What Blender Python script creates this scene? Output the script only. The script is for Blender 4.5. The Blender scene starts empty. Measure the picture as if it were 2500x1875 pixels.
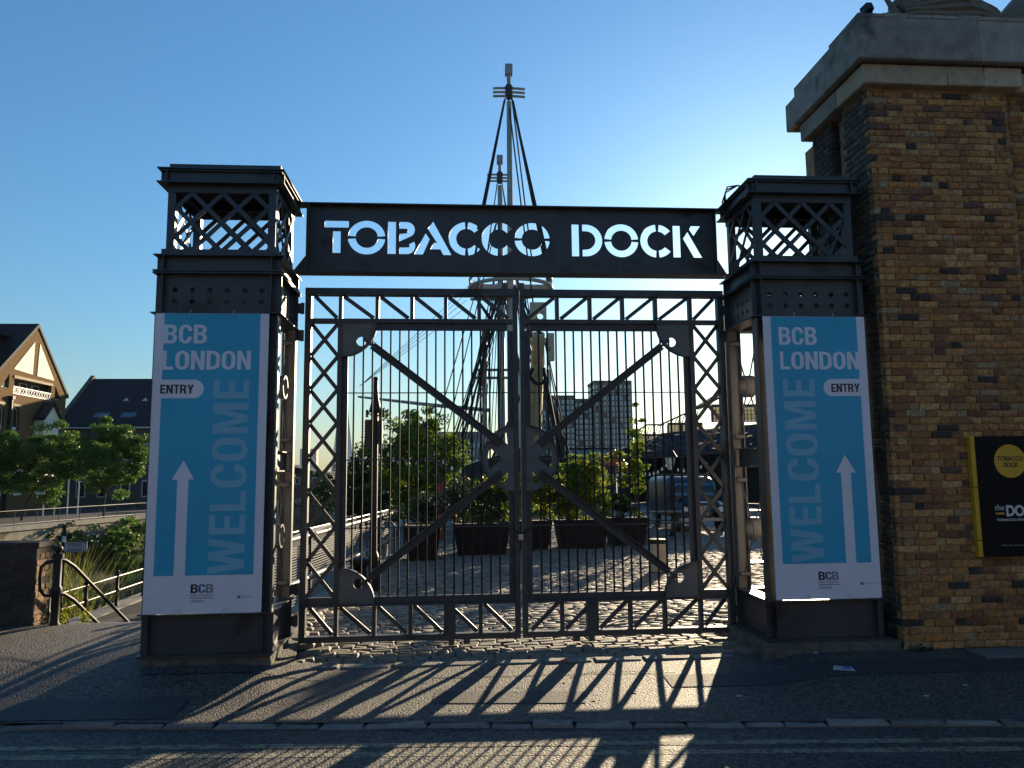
import bpy, math, random
import numpy as np
from mathutils import Vector, Matrix
rnd = random.Random(7)
SC = bpy.context.scene
COL = SC.collection
R = math.radians

# ---------------------------------------------------------------- camera
def basis(yaw, pitch, roll):
    f = Vector((math.sin(yaw)*math.cos(pitch), math.cos(yaw)*math.cos(pitch), math.sin(pitch)))
    r = Vector((math.cos(yaw), -math.sin(yaw), 0)); u = r.cross(f)
    c, s = math.cos(roll), math.sin(roll)
    return c*r - s*u, s*r + c*u, f
CAM = Vector((-.718, -7.4, 1.78))
cam_d = bpy.data.cameras.new('camera'); cam = bpy.data.objects.new('camera', cam_d); COL.objects.link(cam)
_r, _u, _f = basis(R(4.255), R(6.732), R(.586))
cam.matrix_world = Matrix(((_r.x, _u.x, -_f.x, CAM.x), (_r.y, _u.y, -_f.y, CAM.y), (_r.z, _u.z, -_f.z, CAM.z), (0, 0, 0, 1)))
cam_d.sensor_fit = 'HORIZONTAL'; cam_d.sensor_width = 36; cam_d.lens = 1878/2500*36
cam_d.clip_start = .05; cam_d.clip_end = 12000
SC.camera = cam

# ---------------------------------------------------------------- sky, sun, exposure
SUN_AZ, SUN_EL = R(24.5), R(11.9)          # azimuth from +y towards +x
W = bpy.data.worlds.new('World'); SC.world = W; W.use_nodes = True
nt = W.node_tree; nt.nodes.clear()
sky = nt.nodes.new('ShaderNodeTexSky'); sky.sky_type = 'NISHITA'; sky.sun_disc = False
sky.sun_elevation = SUN_EL; sky.sun_rotation = SUN_AZ
sky.altitude = 0; sky.air_density = 1.5; sky.dust_density = .75; sky.ozone_density = 8.0
bg = nt.nodes.new('ShaderNodeBackground'); bg.inputs[1].default_value = .085
wo = nt.nodes.new('ShaderNodeOutputWorld')
tint = nt.nodes.new('ShaderNodeMix'); tint.data_type = 'RGBA'; tint.blend_type = 'MULTIPLY'; tint.inputs[0].default_value = 1; tint.inputs[7].default_value = (.90, 1.0, .94, 1)   # even white balance
nt.links.new(sky.outputs[0], tint.inputs[6]); nt.links.new(tint.outputs[2], bg.inputs[0]); nt.links.new(bg.outputs[0], wo.inputs[0])
sd = bpy.data.lights.new('sun', 'SUN'); sd.energy = 5.0; sd.angle = R(.53); sd.color = (1.0, .80, .54)
so = bpy.data.objects.new('sun', sd); COL.objects.link(so)
SUNV = Vector((math.sin(SUN_AZ)*math.cos(SUN_EL), math.cos(SUN_AZ)*math.cos(SUN_EL), math.sin(SUN_EL)))
so.rotation_euler = SUNV.to_track_quat('Z', 'Y').to_euler()
so.location = (20, 40, 30)
SC.view_settings.view_transform = 'Standard'; SC.view_settings.look = 'None'
SC.view_settings.exposure = 1.3; SC.view_settings.gamma = 1.0; SC.view_settings.use_curve_mapping = False

# ---------------------------------------------------------------- materials
MT = {}
def mat(name, col, rough=.6, metal=0.0, var=.15, vs=3.0, bump=0.0, bs=60.0, spec=.5, piece=0.0, piece_cols=None, stain=None, translucent=0.0, alpha=None, detail=6):
    m = bpy.data.materials.new(name); m.use_nodes = True
    n = m.node_tree.nodes; l = m.node_tree.links
    p = n['Principled BSDF']
    p.inputs['Roughness'].default_value = rough; p.inputs['Metallic'].default_value = metal
    p.inputs['Specular IOR Level'].default_value = spec
    tc = n.new('ShaderNodeTexCoord')
    def noise(scale, det=detail, rg=.6):
        t = n.new('ShaderNodeTexNoise'); t.inputs['Scale'].default_value = scale
        t.inputs['Detail'].default_value = det; t.inputs['Roughness'].default_value = rg
        l.new(tc.outputs['Object'], t.inputs['Vector']); return t
    base = None
    if piece or piece_cols:
        g = n.new('ShaderNodeNewGeometry'); oi = n.new('ShaderNodeObjectInfo')
        ad = n.new('ShaderNodeMath'); ad.operation = 'ADD'
        l.new(g.outputs['Random Per Island'], ad.inputs[0]); l.new(oi.outputs['Random'], ad.inputs[1])
        fr = n.new('ShaderNodeMath'); fr.operation = 'FRACT'; l.new(ad.outputs[0], fr.inputs[0])
        ra = n.new('ShaderNodeValToRGB'); cs = piece_cols or [tuple(c*(1-piece) for c in col), tuple(min(1, c*(1+piece)) for c in col)]
        ra.color_ramp.interpolation = 'CONSTANT' if piece_cols and len(piece_cols) > 3 else 'LINEAR'
        els = ra.color_ramp.elements
        while len(els) < len(cs): els.new(.5)
        for i, c in enumerate(cs):
            els[i].position = i/len(cs) if ra.color_ramp.interpolation == 'CONSTANT' else i/(len(cs)-1)
            els[i].color = (*c, 1)
        l.new(fr.outputs[0], ra.inputs[0]); base = ra.outputs[0]
    t = noise(vs)
    mp = n.new('ShaderNodeMapRange'); mp.inputs[1].default_value = .3; mp.inputs[2].default_value = .7
    mp.inputs[3].default_value = 1-var; mp.inputs[4].default_value = 1+var
    l.new(t.outputs['Fac'], mp.inputs[0])
    mul = n.new('ShaderNodeMix'); mul.data_type = 'RGBA'; mul.blend_type = 'MULTIPLY'; mul.inputs[0].default_value = 1
    if base is not None: l.new(base, mul.inputs[6])
    else: mul.inputs[6].default_value = (*col, 1)
    l.new(mp.outputs[0], mul.inputs[7])
    out = mul.outputs[2]
    if stain:                                        # (colour, noise scale, threshold, softness)
        t2 = noise(stain[1]); m2 = n.new('ShaderNodeMapRange')
        m2.inputs[1].default_value = stain[2]; m2.inputs[2].default_value = stain[2]+stain[3]
        l.new(t2.outputs['Fac'], m2.inputs[0])
        mx = n.new('ShaderNodeMix'); mx.data_type = 'RGBA'; l.new(m2.outputs[0], mx.inputs[0])
        l.new(out, mx.inputs[6]); mx.inputs[7].default_value = (*stain[0], 1); out = mx.outputs[2]
    l.new(out, p.inputs['Base Color'])
    if bump:
        b = n.new('ShaderNodeBump'); b.inputs['Strength'].default_value = bump; b.inputs['Distance'].default_value = .02
        t3 = noise(bs, 4); l.new(t3.outputs['Fac'], b.inputs['Height']); l.new(b.outputs[0], p.inputs['Normal'])
    if translucent:
        tr = n.new('ShaderNodeBsdfTranslucent'); l.new(out, tr.inputs[0])
        mxs = n.new('ShaderNodeMixShader'); mxs.inputs[0].default_value = translucent
        l.new(p.outputs[0], mxs.inputs[1]); l.new(tr.outputs[0], mxs.inputs[2])
        l.new(mxs.outputs[0], n['Material Output'].inputs[0])
    MT[name] = m; return m

mat('gate_paint', (.052, .055, .055), .5, var=.25, vs=5, bump=.12, bs=25, stain=((.016, .015, .014), 2.2, .58, .08))
mat('plate_paint', (.125, .130, .125), .55, var=.2, vs=5, bump=.1, bs=25, stain=((.05, .048, .045), 3, .6, .08))
mat('bar_paint', (.020, .022, .022), .75, spec=.25, var=.2, vs=5)
mat('tower_paint', (.040, .045, .050), .45, var=.22, vs=3, bump=.12, bs=18, stain=((.020, .019, .018), 1.4, .58, .06))
mat('tower_grey', (.115, .110, .098), .5, var=.15, vs=4, bump=.1, bs=20)
mat('rust_edge', (.10, .055, .03), .8, var=.4, vs=20)
mat('banner_white', (.76, .74, .78), .42, var=.07, vs=1.2, bump=.10, bs=2.5)
mat('banner_blue', (.013, .37, .56), .42, var=.09, vs=1.2, bump=.10, bs=2.5)
mat('banner_pale', (.19, .47, .61), .38, var=.04, vs=2)
mat('print_black', (.012, .012, .016), .4, var=.05)
mat('print_navy', (.02, .10, .22), .4, var=.05)
mat('print_grey', (.22, .22, .25), .4, var=.05)
mat('steel', (.55, .55, .55), .3, 1.0, var=.1)
mat('sign_black', (.006, .007, .008), .5, spec=.12, var=.1)
mat('sign_yellow', (.62, .33, .015), .35, var=.06)
mat('sign_text', (.62, .62, .62), .4, var=.03)
mat('asphalt', (.070, .064, .057), .66, var=.30, vs=45, bump=.7, bs=150, detail=8)
mat('pavement_tar', (.088, .076, .062), .68, var=.32, vs=60, bump=.7, bs=150, detail=8, stain=((.075, .070, .066), .7, .56, .05))
mat('patch_tar', (.050, .050, .050), .75, var=.25, vs=50, bump=.8, bs=110, detail=8)
mat('yellow_line', (.27, .235, .15), .75, var=.35, vs=30, bump=1.0, bs=40, stain=((.09, .085, .08), 11, .50, .12))
mat('kerb_stone', (.19, .175, .15), .8, var=.25, vs=12, bump=.6, bs=45, piece=.25)
mat('sett', (.21, .18, .135), .68, spec=.4, var=.28, vs=20, bump=.7, bs=60, piece=.22)
mat('sett_bed', (.10, .088, .068), .9, var=.3, vs=20, bump=.6, bs=50)
BR = [(0.508, 0.227, 0.061), (0.381, 0.163, 0.045), (0.579, 0.285, 0.089), (0.304, 0.114, 0.04), (0.376, 0.254, 0.132), (0.452, 0.197, 0.05), (0.218, 0.093, 0.04), (0.583, 0.32, 0.12), (0.353, 0.151, 0.05), (0.438, 0.215, 0.085), (0.508, 0.249, 0.076), (0.318, 0.139, 0.048), (0.409, 0.203, 0.08), (0.16, 0.08, 0.056), (0.48, 0.21, 0.055), (0.268, 0.123, 0.05), (0.423, 0.186, 0.06), (0.433, 0.207, 0.066), (0.465, 0.233, 0.08), (0.055, 0.042, 0.032), (0.353, 0.163, 0.05), (0.536, 0.267, 0.085), (0.381, 0.174, 0.055), (0.339, 0.128, 0.045)]
mat('stock_brick', (.25, .15, .06), .85, var=.55, vs=34, bump=.9, bs=70, piece_cols=BR, stain=((.095, .062, .034), 1.9, .57, .22))
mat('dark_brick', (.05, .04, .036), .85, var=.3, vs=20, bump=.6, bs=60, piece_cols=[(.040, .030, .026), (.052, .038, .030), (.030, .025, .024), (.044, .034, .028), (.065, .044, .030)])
mat('mortar', (.32, .22, .125), .95, var=.35, vs=14, bump=.8, bs=90)
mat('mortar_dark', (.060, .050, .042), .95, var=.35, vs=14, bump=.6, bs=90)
BR2 = [(.30, .165, .070), (.25, .13, .055), (.34, .20, .09), (.21, .11, .05), (.28, .15, .08)]
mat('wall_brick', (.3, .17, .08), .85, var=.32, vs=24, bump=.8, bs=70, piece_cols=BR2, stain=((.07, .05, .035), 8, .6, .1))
mat('fascia_stone', (.42, .33, .21), .85, var=.28, vs=6, bump=.5, bs=30, piece=.10, stain=((.17, .14, .10), 3, .56, .14))
mat('side_brick', (.09, .08, .06), .9, var=.4, vs=20, bump=.8, bs=60, piece_cols=[(.085, .075, .052), (.065, .060, .045), (.105, .09, .06), (.05, .045, .038), (.075, .07, .05)])  # darker brick tones for the left face of the pier
mat('cornice_stone', (.27, .24, .195), .85, var=.30, vs=5, bump=.6, bs=30, piece=.10, stain=((.085, .082, .078), 2.6, .52, .16))
mat('concrete', (.13, .115, .09), .9, var=.35, vs=9, bump=.9, bs=30, stain=((.07, .07, .06), 8, .5, .1))
mat('carved_stone', (.16, .125, .085), .8, var=.3, vs=6, bump=.4, bs=30)
mat('black_iron', (.016, .016, .017), .55, spec=.3, var=.2, vs=8, bump=.2, bs=40)
mat('galv_pipe', (.14, .135, .12), .5, .2, var=.15, vs=8)
mat('mesh_grey', (.07, .07, .067), .6, .1, var=.2)
mat('step_stone', (.30, .30, .30), .7, var=.15, vs=10, bump=.4, bs=40)
mat('quay_stone', (.26, .22, .155), .9, var=.35, vs=1.6, bump=.7, bs=12, stain=((.05, .055, .03), 1.1, .52, .1))
mat('coping', (.24, .22, .18), .85, var=.25, vs=3, bump=.4, bs=20)
mat('earth', (.06, .052, .038), .95, var=.3, vs=2)
mat('plaza', (.18, .165, .14), .85, var=.3, vs=2.5, bump=.6, bs=12)
mat('water', (.012, .018, .010), .06, var=.3, vs=.4, bump=.12, bs=1.6, spec=.6)
mat('leaf_street', (.078, .158, .018), .5, var=.5, vs=1.3, translucent=.42)
mat('leaf_near', (.15, .22, .022), .5, var=.4, vs=2.5, translucent=.6)
mat('leaf_dark', (.030, .062, .016), .6, var=.35, vs=2, translucent=.30)
mat('leaf_yellow', (.24, .27, .026), .5, var=.45, vs=5, translucent=.6)
mat('reed', (.16, .17, .035), .6, var=.4, vs=3, translucent=.4)
mat('bark', (.075, .055, .040), .9, var=.35, vs=12, bump=.7, bs=25)
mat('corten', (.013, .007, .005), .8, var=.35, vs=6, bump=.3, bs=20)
mat('house_brick', (.150, .092, .042), .95, spec=.1, var=.30, vs=9, bump=.2, bs=10)
mat('terrace_brick', (.085, .075, .070), .9, var=.2, vs=4)
mat('towpath_earth', (.036, .031, .024), .9, var=.3, vs=3, bump=.5, bs=15)
mat('house_brick_dark', (.105, .088, .070), .9, var=.15, vs=4)
mat('render_cream', (.80, .74, .55), .8, var=.10, vs=1.5)
mat('slate', (.018, .020, .026), .75, spec=.2, var=.22, vs=3, bump=.4, bs=14)
mat('white_paint', (.70, .69, .66), .5, var=.08)
mat('dark_glass', (.020, .024, .028), .08, var=.1, spec=.7)
mat('sky_glass', (.10, .14, .17), .05, .35, var=.1, spec=.8)
mat('stone_band', (.30, .24, .15), .8, var=.12)
mat('tower_brick', (.060, .052, .048), .85, var=.12, vs=.3)
mat('tower_pale', (.20, .19, .18), .7, var=.1, vs=.2)
mat('far_glass', (.30, .36, .42), .2, .3, var=.15, vs=.05)
mat('shard_glass', (.20, .28, .36), .12, .35, var=.15, vs=.02)
mat('mast_paint', (.33, .315, .28), .55, var=.18, vs=2, bump=.2, bs=12, stain=((.20, .16, .11), 3, .62, .08))
mat('spar_cream', (.44, .37, .22), .55, var=.18, vs=3, stain=((.16, .12, .07), 4, .6, .1))
mat('rope_black', (.014, .013, .012), .8, var=.2)
mat('hull_paint', (.022, .020, .019), .6, var=.3, vs=1)
mat('red_paint', (.36, .045, .020), .5, var=.35, vs=5)
mat('van_blue', (.014, .032, .046), .42, var=.12, vs=4)
mat('van_white', (.62, .60, .55), .35, var=.1)
mat('chrome', (.7, .7, .7), .15, 1.0, var=.05)
mat('tyre', (.015, .015, .015), .8, var=.2)
mat('timber', (.16, .105, .06), .75, var=.3, vs=8)
mat('cream_bin', (.44, .40, .29), .55, var=.15, vs=5)
mat('bulb_glass', (.85, .82, .74), .15, var=.02)
mat('sign_grey', (.24, .25, .26), .45, var=.08)
mat('roof_glass', (.52, .50, .40), .3, var=.25, vs=.8, translucent=.6)
mat('iron_dark', (.045, .042, .038), .6, var=.2)
mat('litter_white', (.42, .42, .42), .6, var=.1)
mat('litter_blue', (.05, .16, .45), .5, var=.1)
mat('litter_red', (.40, .03, .03), .5, var=.1)

# asphalt-like surfaces: a second, coarser layer of bump from stone chips
def chips(name, scale, strength, light):
    m = MT[name]; n = m.node_tree.nodes; l = m.node_tree.links; p = n['Principled BSDF']
    tc = n.new('ShaderNodeTexCoord'); v = n.new('ShaderNodeTexVoronoi'); v.inputs['Scale'].default_value = scale
    l.new(tc.outputs['Object'], v.inputs['Vector'])
    b = n.new('ShaderNodeBump'); b.invert = True; b.inputs['Strength'].default_value = strength; b.inputs['Distance'].default_value = .012
    l.new(v.outputs['Distance'], b.inputs['Height'])
    old = p.inputs['Normal'].links
    if old: l.new(old[0].from_socket, b.inputs['Normal'])
    l.new(b.outputs[0], p.inputs['Normal'])
    src = p.inputs['Base Color'].links[0].from_socket
    mx = n.new('ShaderNodeMix'); mx.data_type = 'RGBA'; mx.blend_type = 'MULTIPLY'; mx.inputs[0].default_value = 1
    r = n.new('ShaderNodeMapRange'); r.inputs[3].default_value = 1-light; r.inputs[4].default_value = 1+light
    sp = n.new('ShaderNodeSeparateColor'); l.new(v.outputs['Color'], sp.inputs[0]); l.new(sp.outputs[0], r.inputs[0])
    l.new(src, mx.inputs[6]); l.new(r.outputs[0], mx.inputs[7]); l.new(mx.outputs[2], p.inputs['Base Color'])
chips('asphalt', 50, 1.0, .8); chips('pavement_tar', 54, 1.0, .75); chips('patch_tar', 90, .7, .4); chips('yellow_line', 62, 1.0, .3)

# ---------------------------------------------------------------- mesh helpers
class MB:
    def __init__(s): s.v = []; s.f = []
    def add(s, vs, fs):
        o = len(s.v); s.v += [tuple(p) for p in vs]; s.f += [tuple(i+o for i in f) for f in fs]; return s
    def box(s, x0, x1, y0, y1, z0, z1):
        return s.add([(x0, y0, z0), (x1, y0, z0), (x1, y1, z0), (x0, y1, z0), (x0, y0, z1), (x1, y0, z1), (x1, y1, z1), (x0, y1, z1)],
                     [(0, 3, 2, 1), (4, 5, 6, 7), (0, 1, 5, 4), (1, 2, 6, 5), (2, 3, 7, 6), (3, 0, 4, 7)])
    def bar(s, p, q, w, h, up=(0, 1, 0)):
        p, q = Vector(p), Vector(q); d = (q-p).normalized(); a = Vector(up).cross(d)
        if a.length < 1e-4: a = Vector((1, 0, 0)).cross(d)
        a = a.normalized(); b = d.cross(a); a *= w/2; b *= h/2
        c = [-a-b, a-b, a+b, -a+b]
        return s.add([p+k for k in c]+[q+k for k in c], [(3, 2, 1, 0), (4, 5, 6, 7), (0, 1, 5, 4), (1, 2, 6, 5), (2, 3, 7, 6), (3, 0, 4, 7)])
    def cyl(s, p, q, r, r2=None, n=10):
        p, q = Vector(p), Vector(q); r2 = r if r2 is None else r2; d = (q-p).normalized()
        a = d.orthogonal().normalized(); b = d.cross(a)
        ring = lambda c, rr: [c + (a*math.cos(2*math.pi*i/n) + b*math.sin(2*math.pi*i/n))*rr for i in range(n)]
        return s.add(ring(p, r)+ring(q, r2), [tuple(reversed(range(n))), tuple(range(n, 2*n))]+[(i, (i+1) % n, n+(i+1) % n, n+i) for i in range(n)])
    def tube(s, pts, r, n=8):
        pts = [Vector(p) for p in pts]; rs = r if isinstance(r, (list, tuple)) else [r]*len(pts)
        rings = []; a = None
        for i, p in enumerate(pts):
            d = (pts[min(i+1, len(pts)-1)]-pts[max(i-1, 0)]).normalized()
            if a is None: a = d.orthogonal().normalized()
            a = (a-d*a.dot(d)).normalized(); b = d.cross(a)
            rings += [p + (a*math.cos(2*math.pi*k/n)+b*math.sin(2*math.pi*k/n))*rs[i] for k in range(n)]
        m = len(pts); fs = [tuple(reversed(range(n))), tuple(range((m-1)*n, m*n))]
        for i in range(m-1):
            for k in range(n): fs.append((i*n+k, i*n+(k+1) % n, (i+1)*n+(k+1) % n, (i+1)*n+k))
        return s.add(rings, fs)
    def lathe(s, prof, c, n=12):
        c = Vector(c); vs = []
        for r, z in prof: vs += [c+Vector((r*math.cos(2*math.pi*k/n), r*math.sin(2*math.pi*k/n), z)) for k in range(n)]
        m = len(prof); fs = [tuple(reversed(range(n))), tuple(range((m-1)*n, m*n))]
        for i in range(m-1):
            for k in range(n): fs.append((i*n+k, i*n+(k+1) % n, (i+1)*n+(k+1) % n, (i+1)*n+k))
        return s.add(vs, fs)
    def poly(s, a, b):                               # prism between two equal polygons
        n = len(a); return s.add(list(a)+list(b), [tuple(reversed(range(n))), tuple(range(n, 2*n))]+[(i, (i+1) % n, n+(i+1) % n, n+i) for i in range(n)])
    def xz(s, pts, y0, y1): return s.poly([(x, y0, z) for x, z in pts], [(x, y1, z) for x, z in pts])
    def yz(s, pts, x0, x1): return s.poly([(x0, y, z) for y, z in pts], [(x1, y, z) for y, z in pts])
    def build(s, name, m, parent=None, smooth=False):
        me = bpy.data.meshes.new(name); me.from_pydata(s.v, [], s.f); return link(name, me, m, parent, smooth, fix=True)
def link(name, me, m, parent=None, smooth=False, fix=False):
    me.materials.clear(); me.materials.append(MT[m])
    if fix:
        import bmesh
        b = bmesh.new(); b.from_mesh(me); bmesh.ops.recalc_face_normals(b, faces=b.faces); b.to_mesh(me); b.free()
    if smooth:
        me.polygons.foreach_set('use_smooth', [True]*len(me.polygons)); me.set_sharp_from_angle(angle=R(42))
    o = bpy.data.objects.new(name, me); COL.objects.link(o)
    if parent: par(o, parent)
    return o
def par(o, parent):
    o.parent = parent
    o.matrix_parent_inverse = ROOT_INV.get(parent.name, Matrix.Identity(4))
ROOT_INV = {}
def thing(name, label, cat, loc, group=None):
    o = bpy.data.objects.new(name, None); COL.objects.link(o); o.location = loc; o.empty_display_size = .1
    ROOT_INV[o.name] = Matrix.Translation(-Vector(loc)); tag(o, label, cat, group); return o
def tag(o, label, cat, group=None):
    o['label'] = label; o['category'] = cat
    if group: o['group'] = group
    return o
def struct(o): o['kind'] = 'structure'; return o
def stuff(o): o['kind'] = 'stuff'; return o
def curve_mesh(polys, t):
    cu = bpy.data.curves.new('tmp', 'CURVE'); cu.dimensions = '2D'; cu.fill_mode = 'BOTH'; cu.extrude = t/2
    for pl in polys:
        sp = cu.splines.new('POLY'); sp.points.add(len(pl)-1); sp.use_cyclic_u = True
        for q, (x, y) in zip(sp.points, pl): q.co = (x, y, 0, 1)
    ob = bpy.data.objects.new('tmp', cu); COL.objects.link(ob)
    dg = bpy.context.evaluated_depsgraph_get()
    me = bpy.data.meshes.new_from_object(ob.evaluated_get(dg))
    bpy.data.objects.remove(ob); bpy.data.curves.remove(cu); return me
def plate_xz(name, polys, y, t, m, parent):          # polys in (x, z), centred on plane y
    me = curve_mesh(polys, t); me.transform(Matrix(((1, 0, 0, 0), (0, 0, -1, y), (0, 1, 0, 0), (0, 0, 0, 1)))); return link(name, me, m, parent)
def plate_yz(name, polys, x, t, m, parent):          # polys in (y, z)
    me = curve_mesh(polys, t); me.transform(Matrix(((0, 0, 1, x), (1, 0, 0, 0), (0, 1, 0, 0), (0, 0, 0, 1)))); return link(name, me, m, parent)
def plate_xy(name, polys, z, t, m, parent):
    me = curve_mesh(polys, t); me.transform(Matrix.Translation((0, 0, z))); return link(name, me, m, parent)
def rect(x0, x1, y0, y1): return [(x0, y0), (x1, y0), (x1, y1), (x0, y1)]
def circ(cx, cy, r, n=20, a0=0, a1=2*math.pi, close=False):
    k = n if not close else n+1
    return [(cx+r*math.cos(a0+(a1-a0)*i/n), cy+r*math.sin(a0+(a1-a0)*i/n)) for i in range(k)]
def text_mesh(s, bold=.0, depth=.002, space=1.0):
    cu = bpy.data.curves.new('tmp', 'FONT'); cu.body = s; cu.extrude = depth/2; cu.offset = bold; cu.space_character = space; cu.resolution_u = 4
    ob = bpy.data.objects.new('tmp', cu); COL.objects.link(ob)
    dg = bpy.context.evaluated_depsgraph_get(); me = bpy.data.meshes.new_from_object(ob.evaluated_get(dg))
    bpy.data.objects.remove(ob); bpy.data.curves.remove(cu); return me
def text_xz(name, s, x0, x1, z0, z1, y, m, parent, bold=.02, rot=False, space=1.0, depth=.002):
    me = text_mesh(s, bold, depth, space)
    co = np.empty(len(me.vertices)*3); me.vertices.foreach_get('co', co); co = co.reshape(-1, 3)
    lo, hi = co.min(0), co.max(0); u = (co[:, 0]-lo[0])/(hi[0]-lo[0]); v = (co[:, 1]-lo[1])/(hi[1]-lo[1]); w = np.where(co[:, 2] > 0, y-depth, y)
    if rot: X = x1-(x1-x0)*v; Zc = z0+(z1-z0)*u
    else: X = x0+(x1-x0)*u; Zc = z0+(z1-z0)*v
    me.vertices.foreach_set('co', np.stack([X, w, Zc], 1).ravel()); me.update()
    return link(name, me, m, parent)
def np_mesh(name, verts, quads, m, parent=None, smooth=False):
    me = bpy.data.meshes.new(name); nv, nq = len(verts), len(quads)
    me.vertices.add(nv); me.vertices.foreach_set('co', np.asarray(verts, np.float32).ravel())
    me.loops.add(nq*4); me.loops.foreach_set('vertex_index', np.asarray(quads, np.int32).ravel())
    me.polygons.add(nq); me.polygons.foreach_set('loop_start', np.arange(0, nq*4, 4, dtype=np.int32))
    me.update(calc_edges=True); me.validate()
    return link(name, me, m, parent, smooth)
def leaf_mesh(name, clumps, per, size, m, parent, seed, flat=0.0, aspect=.6):
    g = np.random.default_rng(seed); c = np.repeat(np.array([k[0] for k in clumps], float), per, 0); r = np.repeat(np.array([k[1] for k in clumps], float), per, 0)
    n = len(c); d = g.normal(size=(n, 3)); d /= np.linalg.norm(d, axis=1)[:, None]
    pos = c + d*(g.random((n, 1))**.45)*r.reshape(n, -1)
    a = g.normal(size=(n, 3)); a[:, 2] *= (1-flat); a /= np.linalg.norm(a, axis=1)[:, None]
    b = np.cross(a, g.normal(size=(n, 3))); b /= np.linalg.norm(b, axis=1)[:, None]
    s = size*(.6+.8*g.random((n, 1))); a = a*s; b = b*s*aspect
    v = np.stack([pos-a, pos-b*.9, pos+a, pos+b], 1).reshape(-1, 3)
    return np_mesh(name, v, np.arange(n*4).reshape(-1, 4), m, parent)
def crown_clumps(c, rad, n, seed, rmin=.18, rmax=.34, shell=.5):
    g = random.Random(seed); out = []; c = Vector(c)
    while len(out) < n:
        d = Vector((g.gauss(0, 1), g.gauss(0, 1), g.gauss(0, 1))).normalized()
        k = shell+(1-shell)*g.random()**.7
        if d.z < -.45 and g.random() < .35: continue
        w = 1+.18*math.sin(3*math.atan2(d.y, d.x)+seed)+.12*g.uniform(-1, 1)
        p = c+Vector((d.x*rad[0], d.y*rad[1], d.z*rad[2]))*k*w
        s = g.uniform(rmin, rmax)*min(rad); out.append((p, (s*1.25, s*1.25, s*.7)))
    return out

# ================================================================ GROUND
def sm(a, b, x):
    t = max(0., min(1., (x-a)/(b-a))); return t*t*(3-2*t)
def gz(x, y):                                        # height of the pavement and the quay
    z = -.075 + .075*sm(-1.5, 1.0, y)
    return z + (.135 if x < 0 else .10)*sm(1.9, 2.7, abs(x))*sm(.15, 1.5, y-(-1.40-.095*(x+.3)))*(1-sm(1.6, 4, y))
def kerb_y(x): return -1.40-.095*(x+.3)-.004*(x+.3)**2*0
def sheet(name, xs, ys, zf, m, y_of=None):
    v = []; f = []
    for j, y in enumerate(ys):
        for i, x in enumerate(xs):
            yy = y_of(x, y) if y_of else y
            v.append((x, yy, zf(x, yy)))
    n = len(xs)
    for j in range(len(ys)-1):
        for i in range(n-1): f.append((j*n+i, j*n+i+1, (j+1)*n+i+1, (j+1)*n+i))
    return MB().add(v, f).build(name, m, None, True)
def span(a, b, n): return [a+(b-a)*i/n for i in range(n+1)]

struct(MB().add([(-1500, -120, -4.2), (1500, -120, -4.2), (1500, 2800, -4.2), (-1500, 2800, -4.2)], [(0, 1, 2, 3)]).build('ground', 'earth'))
ROAD_Z = -.105
struct(sheet('road', span(-40, 40, 80), span(0, 1, 10), lambda x, y: ROAD_Z + .03*sm(-2, -6, y), 'asphalt', lambda x, t: kerb_y(x)-(1-t)*30))
pv = struct(sheet('pavement', [-40, -30, -20, -14]+span(-10, 10, 80)+[14, 20, 30, 40], span(0, 1, 22), gz, 'pavement_tar',
            lambda x, t: (kerb_y(x)+.05)*(1-t) + t*(2.12 if x < -2.4 else (.36 if x < 2.35 else .06))))
# repair patch and its saw-cut edges: thin sheets just above the pavement
def strip(name, pts, w, dz, m, parent=None):
    v = []; f = []
    for i, (x, y) in enumerate(pts):
        p = Vector(pts[min(i+1, len(pts)-1)])-Vector(pts[max(i-1, 0)]); nrm = Vector((-p.y, p.x)).normalized()*w/2
        for s in (-1, 1):
            q = Vector((x, y))+nrm*s; v.append((q.x, q.y, gz(q.x, q.y)+dz))
        if i: f.append((2*i-2, 2*i, 2*i+1, 2*i-1))
    return MB().add(v, f).build(name, m, parent)
strip('pavement_patch', [(x, -.42-.03*x) for x in span(1.15, 5.5, 20)], .34, .005, 'patch_tar', pv)
strip('pavement_joint', [(x, -.18-.012*x+.008*math.sin(x*5)) for x in span(-3.0, 1.3, 40)], .014, .004, 'print_black', pv)
strip('pavement_joint', [(-6.5, .9), (-5.6, .62), (-4.9, .40), (-4.3, .12), (-3.8, -.06), (-3.4, -.13), (-3.0, -.15)], .014, .004, 'print_black', pv)
strip('pavement_joint', [(.30, -.27), (.55, -.12), (.95, -.13), (1.15, -.30)], .012, .004, 'print_black', pv)

strip('pavement_patch', [(x, -.95-.05*x) for x in span(-4.6, -2.9, 10)], .42, .005, 'patch_tar', pv)
strip('pavement_patch', [(x, -.78-.09*x) for x in span(-.9, .35, 8)], .30, .005, 'patch_tar', pv)
gk = random.Random(31)
for k in range(9):
    x, y, a = gk.uniform(-5.5, 4.5), gk.uniform(-1.0, -.3), gk.uniform(-.5, .5); pts = []
    for i in range(9): pts.append((x, y)); a += gk.uniform(-.5, .5); x += .09*math.cos(a); y += .05*math.sin(a)
    strip('pavement_crack', pts, .006, .004, 'print_black', pv)
for k in range(26):
    x, y = gk.uniform(-5, 5), gk.uniform(-1.15, -.1); r = gk.uniform(.010, .022)
    MB().add([(x+r*math.cos(t), y+r*.9*math.sin(t), gz(x, y)+.006) for t in span(0, 5.5, 7)], [tuple(range(8))]).build('gum_spot', 'patch_tar' if k % 2 else 'sett_bed', pv)
MB().box(4.15, 4.75, -.42, -.12, gz(4.4, -.3)-.05, gz(4.4, -.12)+.012).build('access_cover', 'kerb_stone', pv)
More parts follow.
